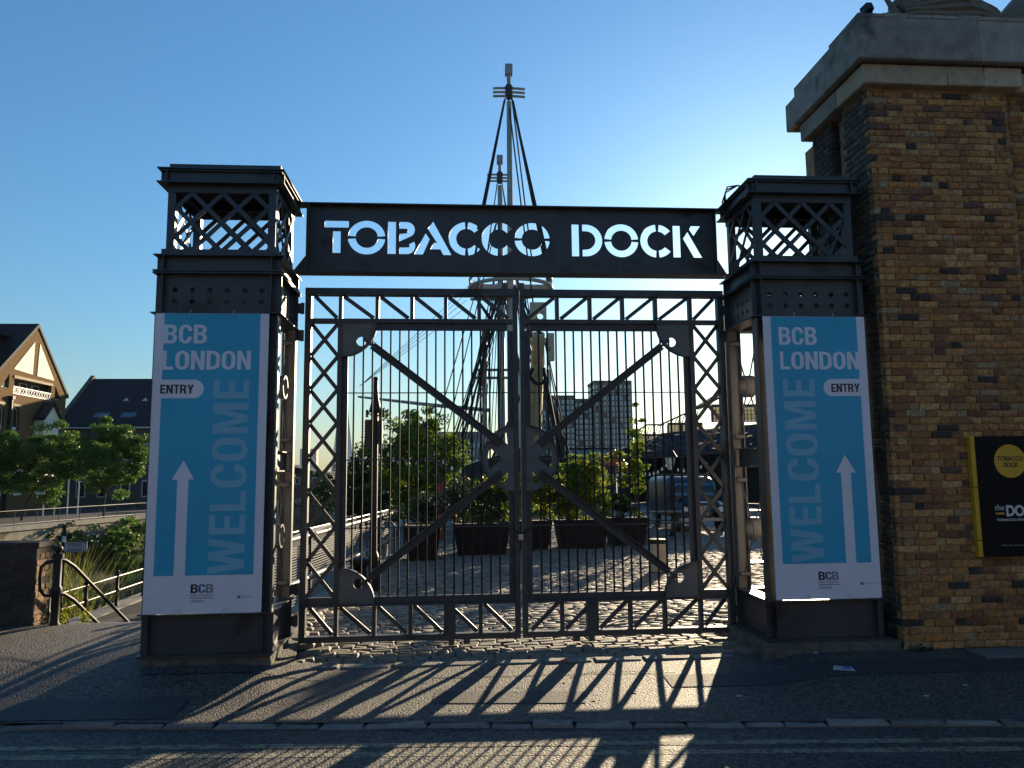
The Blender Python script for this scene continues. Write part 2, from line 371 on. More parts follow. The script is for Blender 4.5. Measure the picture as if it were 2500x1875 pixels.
# kerb: a row of granite kerb stones between pavement and road
kr = struct(MB().poly([(x, kerb_y(x)-.01, -.3) for x in (-40, 40)]+[(x, kerb_y(x)+.10, -.3) for x in (40, -40)],
                      [(x, kerb_y(x)-.01, -.10) for x in (-40, 40)]+[(x, kerb_y(x)+.10, -.10) for x in (40, -40)]).build('kerb', 'sett_bed'))
def block(lx, ly, lz, bev, jit, seed):               # a rough stone block, top at z = 0, 9 faces
    g = random.Random(seed); j = lambda k=1: g.uniform(-jit, jit)*k
    v = []
    for z, e in ((-lz, 0), (-bev*1.1, 0), (0, bev)):
        for sx, sy in ((-1, -1), (1, -1), (1, 1), (-1, 1)):
            v.append((sx*(lx/2-e)+j(), sy*(ly/2-e)+j(), z+(j(.9) if z > -lz else 0)))
    f = [(8, 9, 10, 11)]
    for a in (0, 4): f += [(a, a+1, a+5, a+4), (a+1, a+2, a+6, a+5), (a+2, a+3, a+7, a+6), (a+3, a, a+4, a+7)]
    return v, f
kmesh = []
for k in range(7):
    v, f = block(.27+.03*k, .105, .16, .014, .010, 40+k); me = bpy.data.meshes.new('kerb_stone'); me.from_pydata(v, [], f); me.materials.append(MT['kerb_stone']); kmesh.append((me, .27+.03*k))
x = -8.2
while x < 8:
    me, L = rnd.choice(kmesh); xc = x+L/2
    o = bpy.data.objects.new('kerb_stone', me); COL.objects.link(o); o.parent = kr
    o.location = (xc, kerb_y(xc)+.048+rnd.uniform(-.010, .010), -.074+rnd.uniform(-.010, .006)); o.rotation_euler = (rnd.uniform(-.03, .03), rnd.uniform(-.02, .02), -.095+rnd.uniform(-.02, .02))
    x += L+rnd.uniform(.008, .03)

# double yellow lines
for k, (y0, w) in enumerate(((-1.745, .085), (-1.925, .085))):
    v = []; f = []
    for i, x in enumerate(span(-12, 12, 120)):
        yc = y0-.078*(x+.33); e = .012*math.sin(x*9+k)+rnd.uniform(-.006, .006)
        for s in (-1, 1): yy = yc+s*(w/2+e*.5); v.append((x, yy, ROAD_Z+.005+.03*sm(-2, -6, yy)))
        if i: f.append((2*i-2, 2*i, 2*i+1, 2*i-1))
    MB().add(v, f).build('yellow_line', 'yellow_line', SC.objects['road'])

# cobbled quay behind the gate: bed plus granite setts in rows
qy = struct(MB().box(-2.95, 40, .30, 19, -4, -.045).build('quay', 'sett_bed'))
MB().box(-2.95, 3.5, .26, .30, -.5, -.05).build('edging', 'sett_bed', qy)
smesh = []
for k in range(14):
    L = .13+.010*k; v, f = block(L, .104, .055, .016, .008, 80+k); me = bpy.data.meshes.new('sett'); me.from_pydata(v, [], f); me.materials.append(MT['sett']); smesh.append((me, L, v, f))
AV = []; AF = []; n_single = 0; y = .355; row = 0
while y < 18.4:
    xa, xb = (-2.36, 2.32) if y < 1.12 else (-2.86 if y < 4 else -2.6, 3.4+min(8.5, (y-1.1)*.62))
    x = xa+rnd.uniform(0, .12)
    while x < xb:
        me, L, v, f = rnd.choice(smesh); xc = x+L/2
        wob = .018*math.sin(x*1.3+row*.05); yy = y+wob; z = gz(xc, yy)+.004*math.sin(xc*2.1+yy*1.7)+.004*math.sin(yy*3)-.008+rnd.uniform(-.004, .005)
        rx, ry, rz = rnd.uniform(-.045, .045), rnd.uniform(-.04, .04), rnd.uniform(-.05, .05)
        if n_single < 300:
            o = bpy.data.objects.new('sett', me); COL.objects.link(o); o.parent = qy; o.location = (xc, yy, z); o.rotation_euler = (rx, ry, rz); n_single += 1
        else:
            Mx = Matrix.LocRotScale(Vector((xc, yy, z)), __import__('mathutils').Euler((rx, ry, rz)), None); b = len(AV)
            AV += [tuple(Mx @ Vector(p)) for p in v]; AF += [tuple(i+b for i in q) for q in f]
        x += L+rnd.uniform(.004, .014)
    y += .113; row += 1
stuff(np_mesh('sett_field', AV, AF, 'sett', qy))
struct(MB().box(-2.95, 60, 19, 140, -4, -.03).build('plaza', 'plaza'))
struct(MB().box(40, 400, -2, 19, -4, -.03).build('plaza_side', 'plaza'))
struct(MB().box(-400, 400, 140, 1400, -4.1, -.5).build('far_ground', 'earth'))
# threshold of flat granite slabs in front of the setts
v, f = block(.46, .13, .1, .012, .006, 5); tm = bpy.data.meshes.new('threshold_slab'); tm.from_pydata(v, [], f); tm.materials.append(MT['kerb_stone'])
x = -2.28
while x < 2.2:
    o = bpy.data.objects.new('threshold_slab', tm); COL.objects.link(o); o.parent = qy
    o.location = (x+.23, .27, gz(x+.23, .27)+.008+rnd.uniform(-.004, .004)); o.rotation_euler = (0, 0, rnd.uniform(-.02, .02)); x += .485

# ================================================================ GATE TOWERS
E_, D_, C_, B_, A_, CB, CT = .172, .551, 3.341, 3.750, 3.922, 4.637, 4.789
def lattice(x0, x1, z0, z1, pitch, w, t, plane, off, parent, m, both=True, eps=.006):
    """45 degree bars clipped to the rectangle; plane 'y' = (x, z) panel, 'x' = (y, z) panel"""
    H = z1-z0; Wd = x1-x0
    for s in ((1, -1) if both else (1,)):
        k = -H + pitch*.5
        while k < Wd:
            a0, a1 = max(0, k), min(Wd, k+H)
            if a1-a0 > pitch*.22:
                za, zb = a0-k, a1-k
                p = (x0+a0, z0+za) if s > 0 else (x1-a0, z0+za); q = (x0+a1, z0+zb) if s > 0 else (x1-a1, z0+zb)
                o = off + s*eps
                P, Q = ((p[0], o, p[1]), (q[0], o, q[1])) if plane == 'y' else ((o, p[0], p[1]), (o, q[0], q[1]))
                MB().bar(P, Q, w, t, (0, 1, 0) if plane == 'y' else (1, 0, 0)).build('lattice_bar', m, parent)
            k += pitch
def girder(root, x0, x1, y0, y1, z0, z1, ins, m, web='web', holes=False, stif=True):
    t = .012
    plate_xy('flange', [rect(x0, x1, y0, y1), rect(x0+.16, x1-.16, y0+.16, y1-.16)], z1-t/2-.001, t, m, root)
    plate_xy('flange', [rect(x0, x1, y0, y1), rect(x0+.16, x1-.16, y0+.16, y1-.16)], z0+t/2+.001, t, m, root)
    a, b = z0+t, z1-t
    def hol(u0, u1, n):
        if not holes: return []
        H = b-a; du = (u1-u0-.24)/(n-1)
        return [circ(u0+.12+i*du, a+H*k, .027, 14) for i in range(n) for k in (.30, .60)]
    for y in (y0+ins, y1-ins): plate_xz(web, [rect(x0+ins, x1-ins, a, b)]+hol(x0+ins, x1-ins, 6), y, .010, m, root)
    for x in (x0+ins, x1-ins): plate_yz(web, [rect(y0+ins+.008, y1-ins-.008, a, b)]+hol(y0+ins+.03, y1-ins-.03, 5), x, .010, m, root)
    if stif:
        for x in (x0+.085, x1-.105):
            for ya, yb in ((y0+.012, y0+ins-.006), (y1-ins+.006, y1-.012)): MB().box(x, x+.011, ya, yb, a, b).build('stiffener', m, root)
        for y in (y0+.085, y1-.105):
            for xa, xb in ((x0+.012, x0+ins-.006), (x1-ins+.006, x1-.012)): MB().box(xa, xb, y, y+.011, a, b).build('stiffener', m, root)
def tower(x0, x1, label, inner):
    m = 'tower_paint'; y0, y1 = 0., .985
    t = thing('gate_tower', label, 'gate tower', ((x0+x1)/2, .5, 0))
    MB().box(x0+.01, x1-.01, y0+.01, y1-.01, E_-.016, E_).build('base_plate', m, t)
    girder(t, x0, x1, y0, y1, E_, D_, .075, m, 'plinth_panel')
    # corner columns of rolled section
    for cx, sx in ((x0+.03, 1), (x1-.03, -1)):
        for cy, sy in ((y0+.03, 1), (y1-.03, -1)):
            fm = m if cy < .5 else 'tower_grey'
            c = MB().box(*sorted((cx, cx+sx*.012)), *sorted((cy, cy+sy*.13)), D_, C_)
            c.box(*sorted((cx+sx*.014, cx+sx*.118)), *sorted((cy+sy*.058, cy+sy*.070)), D_, C_)
            c.box(*sorted((cx+sx*.120, cx+sx*.132)), *sorted((cy, cy+sy*.13)), D_, C_)
            c.build('column', fm, t)
    for cx in (x0+.09, x1-.09):                       # side bracing: cross beam, rings and tie rods
        MB().box(cx-.05, cx+.05, y0+.17, y1-.17, 1.835, 1.847).box(cx-.05, cx+.05, y0+.17, y1-.17, 2.025, 2.037).box(cx-.006, cx+.006, y0+.165, y1-.165, 1.849, 2.023).build('cross_beam', m, t)
        for za, zb in ((.60, 1.80), (2.07, 3.30)):
            zc = (za+zb)/2; yc = .5
            r = plate_yz('ring', [circ(yc, zc, .118, 28), circ(yc, zc, .098, 28)], cx, .10, 'tower_grey', t)
            for yy, ys in ((y0+.16, -1), (y1-.16, 1)):
                for zz, zs in ((za+.10, -1), (zb-.10, 1)):
                    d = Vector((0, yy-yc, zz-zc)).normalized()
                    MB().cyl(Vector((cx, yc, zc))+d*.117, (cx, yy, zz), .0085, n=8).build('tie_rod', 'tower_grey', t)
                    MB().cyl((cx-.045, yy, zz), (cx+.045, yy, zz), .026, n=10).cyl((cx-.055, yy, zz), (cx-.046, yy, zz), .016, n=6).cyl((cx+.046, yy, zz), (cx+.055, yy, zz), .016, n=6).build('rod_boss', 'tower_grey', t)
    girder(t, x0, x1, y0, y1, C_, B_-.004, .075, m, 'hole_panel', holes=True)
    girder(t, x0, x1, y0, y1, B_+.004, A_, .075, m)
    # lattice storey
    lx0, lx1, ly0, ly1 = x0+.085, x1-.085, y0+.085, y1-.085
    MB().box(lx0-.03, lx1+.03, ly0-.03, ly0+.02, A_, A_+.062).build('lattice_rail', m, t)
    MB().box(lx0-.03, lx1+.03, ly1-.02, ly1+.03, A_, A_+.062).build('lattice_rail', m, t)
    for a, b in ((lx0-.03, lx0+.02), (lx1-.02, lx1+.03)): MB().box(a, b, ly0+.022, ly1-.022, A_, A_+.058).build('lattice_rail', m, t)
    for px, qx in ((lx0, lx0+.075), (lx1-.075, lx1)):
        for py, qy_ in ((ly0, ly0+.075), (ly1-.075, ly1)): MB().box(px, qx, py, qy_, A_+.062, CB-.075).build('lattice_post', m, t)
    z0, z1 = A_+.062, CB-.075
    for yy in (ly0+.012, ly1-.012): lattice(lx0+.075, lx1-.075, z0, z1, .296, .044, .010, 'y', yy, t, m)
    for xx in (lx0+.012, lx1-.012): lattice(ly0+.075, ly1-.075, z0, z1, .296, .044, .010, 'x', xx, t, m)
    # skirt, cap girder and top slab
    for yy in (ly0-.004, ly1-.008): MB().box(lx0-.01, lx1+.01, yy, yy+.012, CB-.075, CB).build('skirt', m, t)
    for xx in (lx0-.004, lx1-.008): MB().box(xx, xx+.012, ly0+.010, ly1-.010, CB-.072, CB).build('skirt', m, t)
    girder(t, x0, x1, y0, y1, CB, CT, .055, m)
    MB().box(x0+.02, x1-.02, y0+.02, y1-.02, CT-.03, CT-.016).build('cap_deck', m, t)
    MB().box(x0+.095, x1-.045, y0+.07, y1-.07, CT, CT+.058).build('cap_slab', m, t)
    return t
TL = tower(-3.602, -2.392, 'dark iron gate tower on the left side of the gateway, sun on its inner face', 1)
TR = tower(2.285, 3.487, 'dark iron gate tower on the right side of the gateway, against the brick pier', -1)
MB().box(2.318, 2.358, .935, .975, E_, 3.74).build('hinge_gap_post', 'gate_paint', TR)  # hinge post added to block a sliver of sun through the gap
# gate hinges belong to the towers
for t, xs in ((TL, -2.385), (TR, 2.325)):
    for z in (3.60, 3.30, .62, .30):
        MB().box(xs-.05, xs+.012, .93, .985, z-.05, z+.05).cyl((xs+.012, .955, z-.06), (xs+.012, .955, z+.06), .022).build('hinge_block', 'gate_paint', t)
for k in range(3): MB().tube([(2.33+.02*k, .80-.03*k, 4.62), (2.26+.02*k, .70, 4.78), (2.27, .55+.04*k, 4.90-.02*k), (2.33, .40, 4.86), (2.36, .30+.03*k, 4.80)], .008, 6).build('cable', 'rope_black', TR, True)
# rubble footing and concrete pad
g = random.Random(3)
def rough_pad(name, x0, x1, y0, y1, z0, z1, m, parent, n=14, j=.012):
    v = []; f = []
    for zi, z in enumerate((z0, (z0+z1)/2, z1)):
        ring = [(x0+(x1-x0)*i/n, y0) for i in range(n)]+[(x1, y0+(y1-y0)*i/6) for i in range(6)]+[(x1-(x1-x0)*i/n, y1) for i in range(n)]+[(x0, y1-(y1-y0)*i/6) for i in range(6)]
        v += [(x+g.uniform(-j, j), y+g.uniform(-j, j), z+(g.uniform(-j, j)*.4 if zi == 1 else 0)) for x, y in ring]; k = len(ring)
    for a in (0, k): f += [(a+i, a+(i+1) % k, a+k+(i+1) % k, a+k+i) for i in range(k)]
    f.append(tuple(range(2*k, 3*k))); return MB().add(v, f).build(name, m, parent)
rough_pad('footing', -3.56, -2.42, .035, .97, -.1, E_-.017, 'concrete', TL)
rough_pad('footing', 2.22, 3.56, -.045, 1.0, -.2, E_-.017, 'concrete', TR, j=.008)

# ================================================================ NAME BEAM with cut-out stencil letters
nb = thing('name_beam', 'dark steel beam over the gate with cut-out lettering TOBACCO DOCK', 'sign beam', (0, 1, 4.003))
BY = 1.0
def arc(cx, cz, rx, rz, a0, a1, n=18): return [(cx+rx*math.cos(R(a0+(a1-a0)*i/n)), cz+rz*math.sin(R(a0+(a1-a0)*i/n))) for i in range(n+1)]
def ring_seg(cx, cz, R1, Rz1, R2, Rz2, a0, a1): return arc(cx, cz, R1, Rz1, a0, a1)+arc(cx, cz, R2, Rz2, a1, a0)
Z0, Z1 = 4.232, 4.602; ZM = (Z0+Z1)/2; LET = []
def L_O(x0, x1):
    c = (x0+x1)/2; r = (x1-x0)/2; rz = .194; ir = r*.60; irz = rz*.60; gp = 5
    LET.append(ring_seg(c, ZM, r, rz, ir, irz, gp, 180-gp)); LET.append(ring_seg(c, ZM, r, rz, ir, irz, 180+gp, 360-gp))
def L_C(x0, x1):
    r = (x1-x0)*.56; c = x0+r; rz = .194; ir = r*.58; irz = rz*.58
    LET.append(ring_seg(c, ZM, r, rz, ir, irz, 95, 265)); LET.append(ring_seg(c, ZM, r, rz, ir, irz, 83, 38)); LET.append(ring_seg(c, ZM, r, rz, ir, irz, 277, 322))
def P(*p): LET.append(list(p))
P((-2.159, 4.604), (-1.894, 4.604), (-1.894, 4.527), (-2.159, 4.527)); P((-2.066, 4.485), (-1.982, 4.485), (-1.982, 4.237), (-2.066, 4.237))
L_O(-1.900, -1.492)
P((-1.462, 4.602), (-1.375, 4.602), (-1.375, 4.232), (-1.462, 4.232))
LET.append([(-1.335, 4.602), (-1.255, 4.602)]+arc(-1.255, 4.512, .09, .09, 90, -52, 12)+[(-1.335, 4.375), (-1.335, 4.462), (-1.275, 4.470)]+arc(-1.268, 4.497, .026, .027, -60, 90, 8)+[(-1.335, 4.524)])
LET.append([(-1.335, 4.232), (-1.245, 4.232)]+arc(-1.252, 4.327, .092, .095, -85, 32, 12)+[(-1.225, 4.345)]+arc(-1.255, 4.322, .034, .012, 10, -80, 5)+[(-1.335, 4.308)])
P((-1.172, 4.230), (-1.075, 4.230), (-1.000, 4.405), (-1.045, 4.475)); P((-.962, 4.612), (-.757, 4.226), (-.848, 4.226), (-.880, 4.290), (-.990, 4.290), (-.955, 4.365), (-.918, 4.365), (-1.020, 4.525))
L_C(-.786, -.437); L_C(-.418, -.072); L_O(-.047, .351)
P((.603, 4.600), (.685, 4.600), (.685, 4.228), (.603, 4.228))
LET.append([(.724, 4.600), (.765, 4.600)]+arc(.765, ZM-.002, .188, .186, 90, -90, 20)+[(.724, 4.228), (.724, 4.305)]+arc(.765, ZM-.002, .108, .106, -90, 90, 16)+[(.724, 4.522)])
L_O(.977, 1.369); L_C(1.392, 1.741)
P((1.772, 4.600), (1.857, 4.600), (1.857, 4.228), (1.772, 4.228)); P((1.985, 4.600), (2.095, 4.600), (2.012, 4.482), (1.965, 4.555)); P((1.890, 4.448), (1.945, 4.530), (2.108, 4.227), (2.010, 4.227))
plate_xz('sign_plate', [rect(-2.36, 2.285, 4.018, 4.772)]+LET, BY, .010, 'gate_paint', nb)
MB().box(-2.50, 2.40, BY-.085, BY+.085, 4.773, 4.787).build('top_flange', 'gate_paint', nb)
MB().box(-2.50, 2.40, BY-.10, BY+.10, 4.003, 4.017).build('bottom_flange', 'gate_paint', nb)
for x in (-2.33, 2.245):
    for ya, yb in ((BY-.08, BY-.006), (BY+.006, BY+.08)): MB().box(x, x+.012, ya, yb, 4.018, 4.772).build('stiffener', 'gate_paint', nb)
MB().xz([(-2.50, 4.018), (-2.362, 4.018), (-2.362, 4.20)], BY-.006, BY+.006).build('gusset', 'gate_paint', nb)
MB().xz([(2.40, 4.018), (2.288, 4.018), (2.288, 4.20)], BY-.006, BY+.006).build('gusset', 'gate_paint', nb)

# ================================================================ GATE LEAVES
GX = -.016                                           # meeting line
def leaf(sgn, label):
    m = 'gate_paint'; X = lambda d: GX+sgn*d          # d = distance from the meeting line
    root = thing('gate_leaf', label, 'gate', (X(1.2), 1.0, 0))
    ya, yb = .955, 1.045
    bx = lambda a, b: sorted((X(a), X(b)))
    def B(name, a, b, z0, z1, y0=ya, y1=yb): return MB().box(*bx(a, b), y0, y1, z0, z1).build(name, m, root)
    B('stile', 2.262, 2.328, .068, 3.755); B('stile', .012, .068, .068, 3.755)
    s = MB().box(*bx(1.925, 1.975), ya+.004, yb-.004, .50, 3.445).box(*bx(1.865, 1.924), 1.00, 1.035, .50, 3.37); s.build('stile', m, root)
    MB().box(*bx(.070, .125), 1.0, 1.03, .50, 3.37).build('stile_flange', m, root)
    B('top_rail', .012, 2.328, 3.756, 3.830, ya-.01, yb+.01)
    B('rail', .070, 2.261, 3.446, 3.492); MB().box(*bx(.126, 1.864), .985, 1.035, 3.372, 3.445).build('rail_web', m, root)
    B('rail', .070, 2.261, .432, .452, ya-.03, yb+.01); MB().box(*bx(.070, 2.261), .985, 1.035, .453, .520).build('rail_web', m, root)
    B('bottom_rail', .070, 2.261, .068, .128)
    vs = [2.262, 1.95, 1.553, 1.175, .805, .435, .068]
    for z0, z1 in ((3.493, 3.755), (.129, .431)):
        for v in vs[1:-1]: B('truss_post', v-.020, v+.020, z0, z1, .965, 1.035)
        for i in range(len(vs)-1):
            a, b = vs[i]-.022, vs[i+1]+.022
            hi, lo = (a, b)
            MB().bar((X(hi-.012), 1.0, z1-.01), (X(lo+.018), 1.0, z0+.012), .042, .022).build('truss_brace', m, root)
    # lattice column
    n = 8; z0, z1 = .522, 3.444; h = (z1-z0)/n
    for i in range(n):
        a, b = 2.262, 1.976; p, q = z0+i*h, z0+(i+1)*h
        MB().bar((X(a), .988, p+.005), (X(b), .988, q-.005), .042, .010).build('lattice_bar', m, root)
        MB().bar((X(a), 1.004, q-.005), (X(b), 1.004, p+.005), .042, .010).build('lattice_bar', m, root)
    # vertical bars and tie rods
    for k in range(18):
        d = 1.800-.0985*k
        if d < .13: break
        MB().box(X(d)-.0092, X(d)+.0092, 1.010, 1.028, .52, 3.372).build('bar', 'bar_paint', root)
    for z in (2.68, 1.955, 1.232): MB().cyl((X(1.925), 1.012, z), (X(.07), 1.012, z), .0062, n=8).build('tie_rod', m, root, True)
    # quarter-round corner plates with a hole
    for zc, sz in ((3.445, -1), (.453, 1)):
        out = [(X(1.924), zc)]+[(X(1.924-.365*math.cos(a)), zc+sz*.365*math.sin(a)) for a in [i*math.pi/2/16 for i in range(17)]]
        hc = (X(1.924-.205), zc+sz*.205)
        pl = plate_xz('corner_plate', [out, circ(*hc, .052, 20)], .972, .010, 'plate_paint', root)
        e = MB()
        for i in range(16):
            a, b = i*math.pi/2/16, (i+1)*math.pi/2/16
            q = [(X(1.924-r*math.cos(t)), zc+sz*r*math.sin(t)) for t in (a, b) for r in (.366, .376)]
            e.poly([(q[0][0], .945, q[0][1]), (q[1][0], .945, q[1][1]), (q[3][0], .945, q[3][1]), (q[2][0], .945, q[2][1])],
                   [(q[0][0], 1.0, q[0][1]), (q[1][0], 1.0, q[1][1]), (q[3][0], 1.0, q[3][1]), (q[2][0], 1.0, q[2][1])])
        e.build('plate_rim', m, pl)
    # hub: half ring, half plate with cut-outs
    hx, hz, r = .055, 1.957, .350
    pt = lambda a, rr: (X(hx-rr*math.cos(R(a))), hz+rr*math.sin(R(a)))      # a = 180 points away from the meeting line
    half = [pt(a, r) for a in span(90, 270, 30)]
    def sector(a0, a1, ri, ro): return [pt(a, ro) for a in span(a0, a1, 8)]+[pt((a0+a1)/2, ri)]
    hub = plate_xz('hub_plate', [half, sector(108, 127, .17, .295), sector(157, 203, .135, .295), sector(233, 252, .17, .295)], .965, .012, 'plate_paint', root)
    e = MB()
    for a, b in zip(span(90, 270, 30)[:-1], span(90, 270, 30)[1:]):
        q = [pt(a, .351), pt(a, .363), pt(b, .363), pt(b, .351)]
        e.poly([(x, .935, z) for x, z in q], [(x, 1.0, z) for x, z in q])
    e.build('hub_rim', m, hub)
    # diagonal braces: channel section, tapering to a tang at the corner plate
    for sz in (1, -1):
        p = Vector((X(1.60), .955, hz+sz*1.235)); q = Vector((X(.205), .945, hz+sz*.155)); d = (q-p).normalized(); w = Vector((0, 1, 0)).cross(d)
        b = MB().bar(p, q, .066, .012)
        for k in (-1, 1): b.bar(p+w*k*.037+Vector((0, -.020, 0)), q+w*k*.037+Vector((0, -.020, 0)), .008, .052)
        br = b.build('brace', m, root)
        MB().bar(p-d*.115, p+d*.20, .030, .016).build('tang', m, br)
        for k in (.05, .15): MB().cyl(q-d*k+Vector((0, -.006, 0)), q-d*k+Vector((0, -.020, 0)), .014, n=8).build('bolt_head', m, br)
    # drop bolt
    MB().box(*bx(.70, .79), .94, 1.06, .13, .43).box(*bx(.715, .775), .955, 1.045, .012, .067).build('drop_bolt', m, root)
    MB().box(*bx(.55, .62), .96, 1.04, .02, .067).build('wheel_block', m, root)
    return root
leaf(-1, 'left leaf of the black iron gate, hinged on the left tower')
leaf(1, 'right leaf of the black iron gate, hinged on the right tower')
ch = thing('gate_chain', 'short dark chain and padlock tying the two gate leaves together', 'chain', (GX, .92, 1.2))
pts = [(GX-.10+.2*i/10, .915-.02*math.sin(i/10*math.pi), 1.215-.055*math.sin(i/10*math.pi)) for i in range(11)]
MB().tube(pts, .009, 6).build('chain_links', 'black_iron', ch); MB().box(GX-.03, GX+.02, .885, .91, 1.09, 1.15).build('padlock', 'steel', ch)

# ================================================================ ENTRY BANNERS
# bold condensed sans capitals drawn as outlines with holes (unit box: width 1, height 1; t = stem in x, h = stroke in z)
def glyph(c, t=.30, h=.165):
    def stad(x0, x1, z0, z1, n=10):                  # upright oval with straight sides
        r = (x1-x0)/2; q = min(.24*(z1-z0)/.76, (z1-z0)/2); cx = (x0+x1)/2
        return [(cx+r*math.cos(math.pi*i/n), z1-q+q*math.sin(math.pi*i/n)) for i in range(n+1)]+[(cx+r*math.cos(math.pi+math.pi*i/n), z0+q+q*math.sin(math.pi+math.pi*i/n)) for i in range(n+1)]
    def bowl(x0, x1, z0, z1, rx, rz, n=8):           # flat left, round right
        return [(x0, z0), (x1-rx, z0)]+[(x1-rx+rx*math.sin(math.pi/2*i/n), z0+rz-rz*math.cos(math.pi/2*i/n)) for i in range(1, n+1)]+[(x1-rx+rx*math.cos(math.pi/2*i/n), z1-rz+rz*math.sin(math.pi/2*i/n)) for i in range(n+1)]+[(x0, z1)]
    if c == 'L': return [[(0, 0), (1, 0), (1, h), (t*1.12, h), (t*1.12, 1), (0, 1)]]
    if c == 'E': return [[(0, 0), (1, 0), (1, h), (t*1.1, h), (t*1.1, .5-h*.5), (.93, .5-h*.5), (.93, .5+h*.5), (t*1.1, .5+h*.5), (t*1.1, 1-h), (1, 1-h), (1, 1), (0, 1)]]
    if c == 'T': return [[(.5-t/2, 0), (.5+t/2, 0), (.5+t/2, 1-h), (1, 1-h), (1, 1), (0, 1), (0, 1-h), (.5-t/2, 1-h)]]
    if c == 'N': return [[(0, 0), (t, 0), (t, .60), (1-t*1.05, 0), (1, 0), (1, 1), (1-t, 1), (1-t, .40), (t*1.05, 1), (0, 1)]]
    if c == 'Y': return [[(.5-t/2, 0), (.5+t/2, 0), (.5+t/2, .40), (1, 1), (1-t*1.05, 1), (.5, .60), (t*1.05, 1), (0, 1), (.5-t/2, .40)]]
    if c == 'M': return [[(0, 0), (.21, 0), (.21, .70), (.40, 0), (.60, 0), (.79, .70), (.79, 0), (1, 0), (1, 1), (.70, 1), (.50, .30), (.30, 1), (0, 1)]]
    if c == 'W': return [[(.17, 0), (.385, 0), (.50, .62), (.615, 0), (.83, 0), (1, 1), (.80, 1), (.715, .36), (.60, 1), (.40, 1), (.285, .36), (.20, 1), (0, 1)]]
    if c == 'O': return [stad(0, 1, 0, 1), stad(t, 1-t, h*.85, 1-h*.85)]
    if c == 'D': return [bowl(0, 1, 0, 1, .62, .30), bowl(t, 1-t*.95, h, 1-h, .32, .18)]
    if c == 'B': return [[(0, 0)]+bowl(0, 1, 0, .56, .45, .25)[1:9]+[(1, .30), (.98, .40), (.90, .475), (.76, .525)]+[(.88, .575), (.95, .65), (.965, .75)]+bowl(0, .965, .50, 1, .45, .24)[11:19]+[(0, 1)],
                         bowl(t, .70, h, .445, .20, .13), bowl(t, .67, .585, 1-h, .20, .12)]
    if c == 'R': return [[(0, 0), (t, 0), (t, .40), (.42, .40), (.56, .36), (.63, .24), (.66, 0), (1, 0), (.965, .12), (.935, .30), (.86, .41), (.74, .46), (.88, .52), (.965, .62), (.98, .75)]+bowl(0, .98, .46, 1, .45, .25)[11:19]+[(0, 1)],
                         bowl(t, .68, .545, 1-h, .20, .14)]
    if c == 'C':
        o = stad(0, 1, 0, 1, 16); i = stad(t, 1-t, h*.85, 1-h*.85, 16)
        oo = o[2:32]; ii = i[2:32]
        return [[(1, .66)]+[(1, .70)]+oo+[(1, .30), (1, .36), (1-t, .36)]+list(reversed(ii))+[(1-t, .66)]]
GW = {'B': 1.0, 'C': 1.0, 'L': .80, 'O': 1.04, 'N': 1.04, 'D': 1.02, 'E': .84, 'T': .90, 'R': 1.02, 'Y': 1.04, 'W': 1.5, 'M': 1.3}
def sign_word(word, x0, x1, z0, z1, y, m, parent, rot=False, gap=.14, spans=None):
    tot = sum(GW[c] for c in word)+gap*(len(word)-1); u = 0
    for k, c in enumerate(word):
        a, b = (u/tot, (u+GW[c])/tot) if not spans else spans[k]; u += GW[c]+gap
        polys = []
        for pl in glyph(c):
            if rot: polys.append([(x1-(x1-x0)*q, z0+(z1-z0)*(a+(b-a)*p)) for p, q in pl])
            else: polys.append([(x0+(x1-x0)*(a+(b-a)*p), z0+(z1-z0)*q) for p, q in pl])
        plate_xz('lettering', polys, y-.001, .0016, m, parent)
WEL = (('W', .902, 1.225), ('E', 1.262, 1.440), ('L', 1.475, 1.655), ('C', 1.690, 1.905), ('O', 1.935, 2.150), ('M', 2.190, 2.475), ('E', 2.520, 2.697))
def welcome(x0, x1, yy, t, dz=0): sign_word('WELCOME', x0, x1, .902+dz, 2.697+dz, yy, 'banner_pale', t, True, spans=[((a-.902)/1.795, (b-.902)/1.795) for _, a, b in WEL])
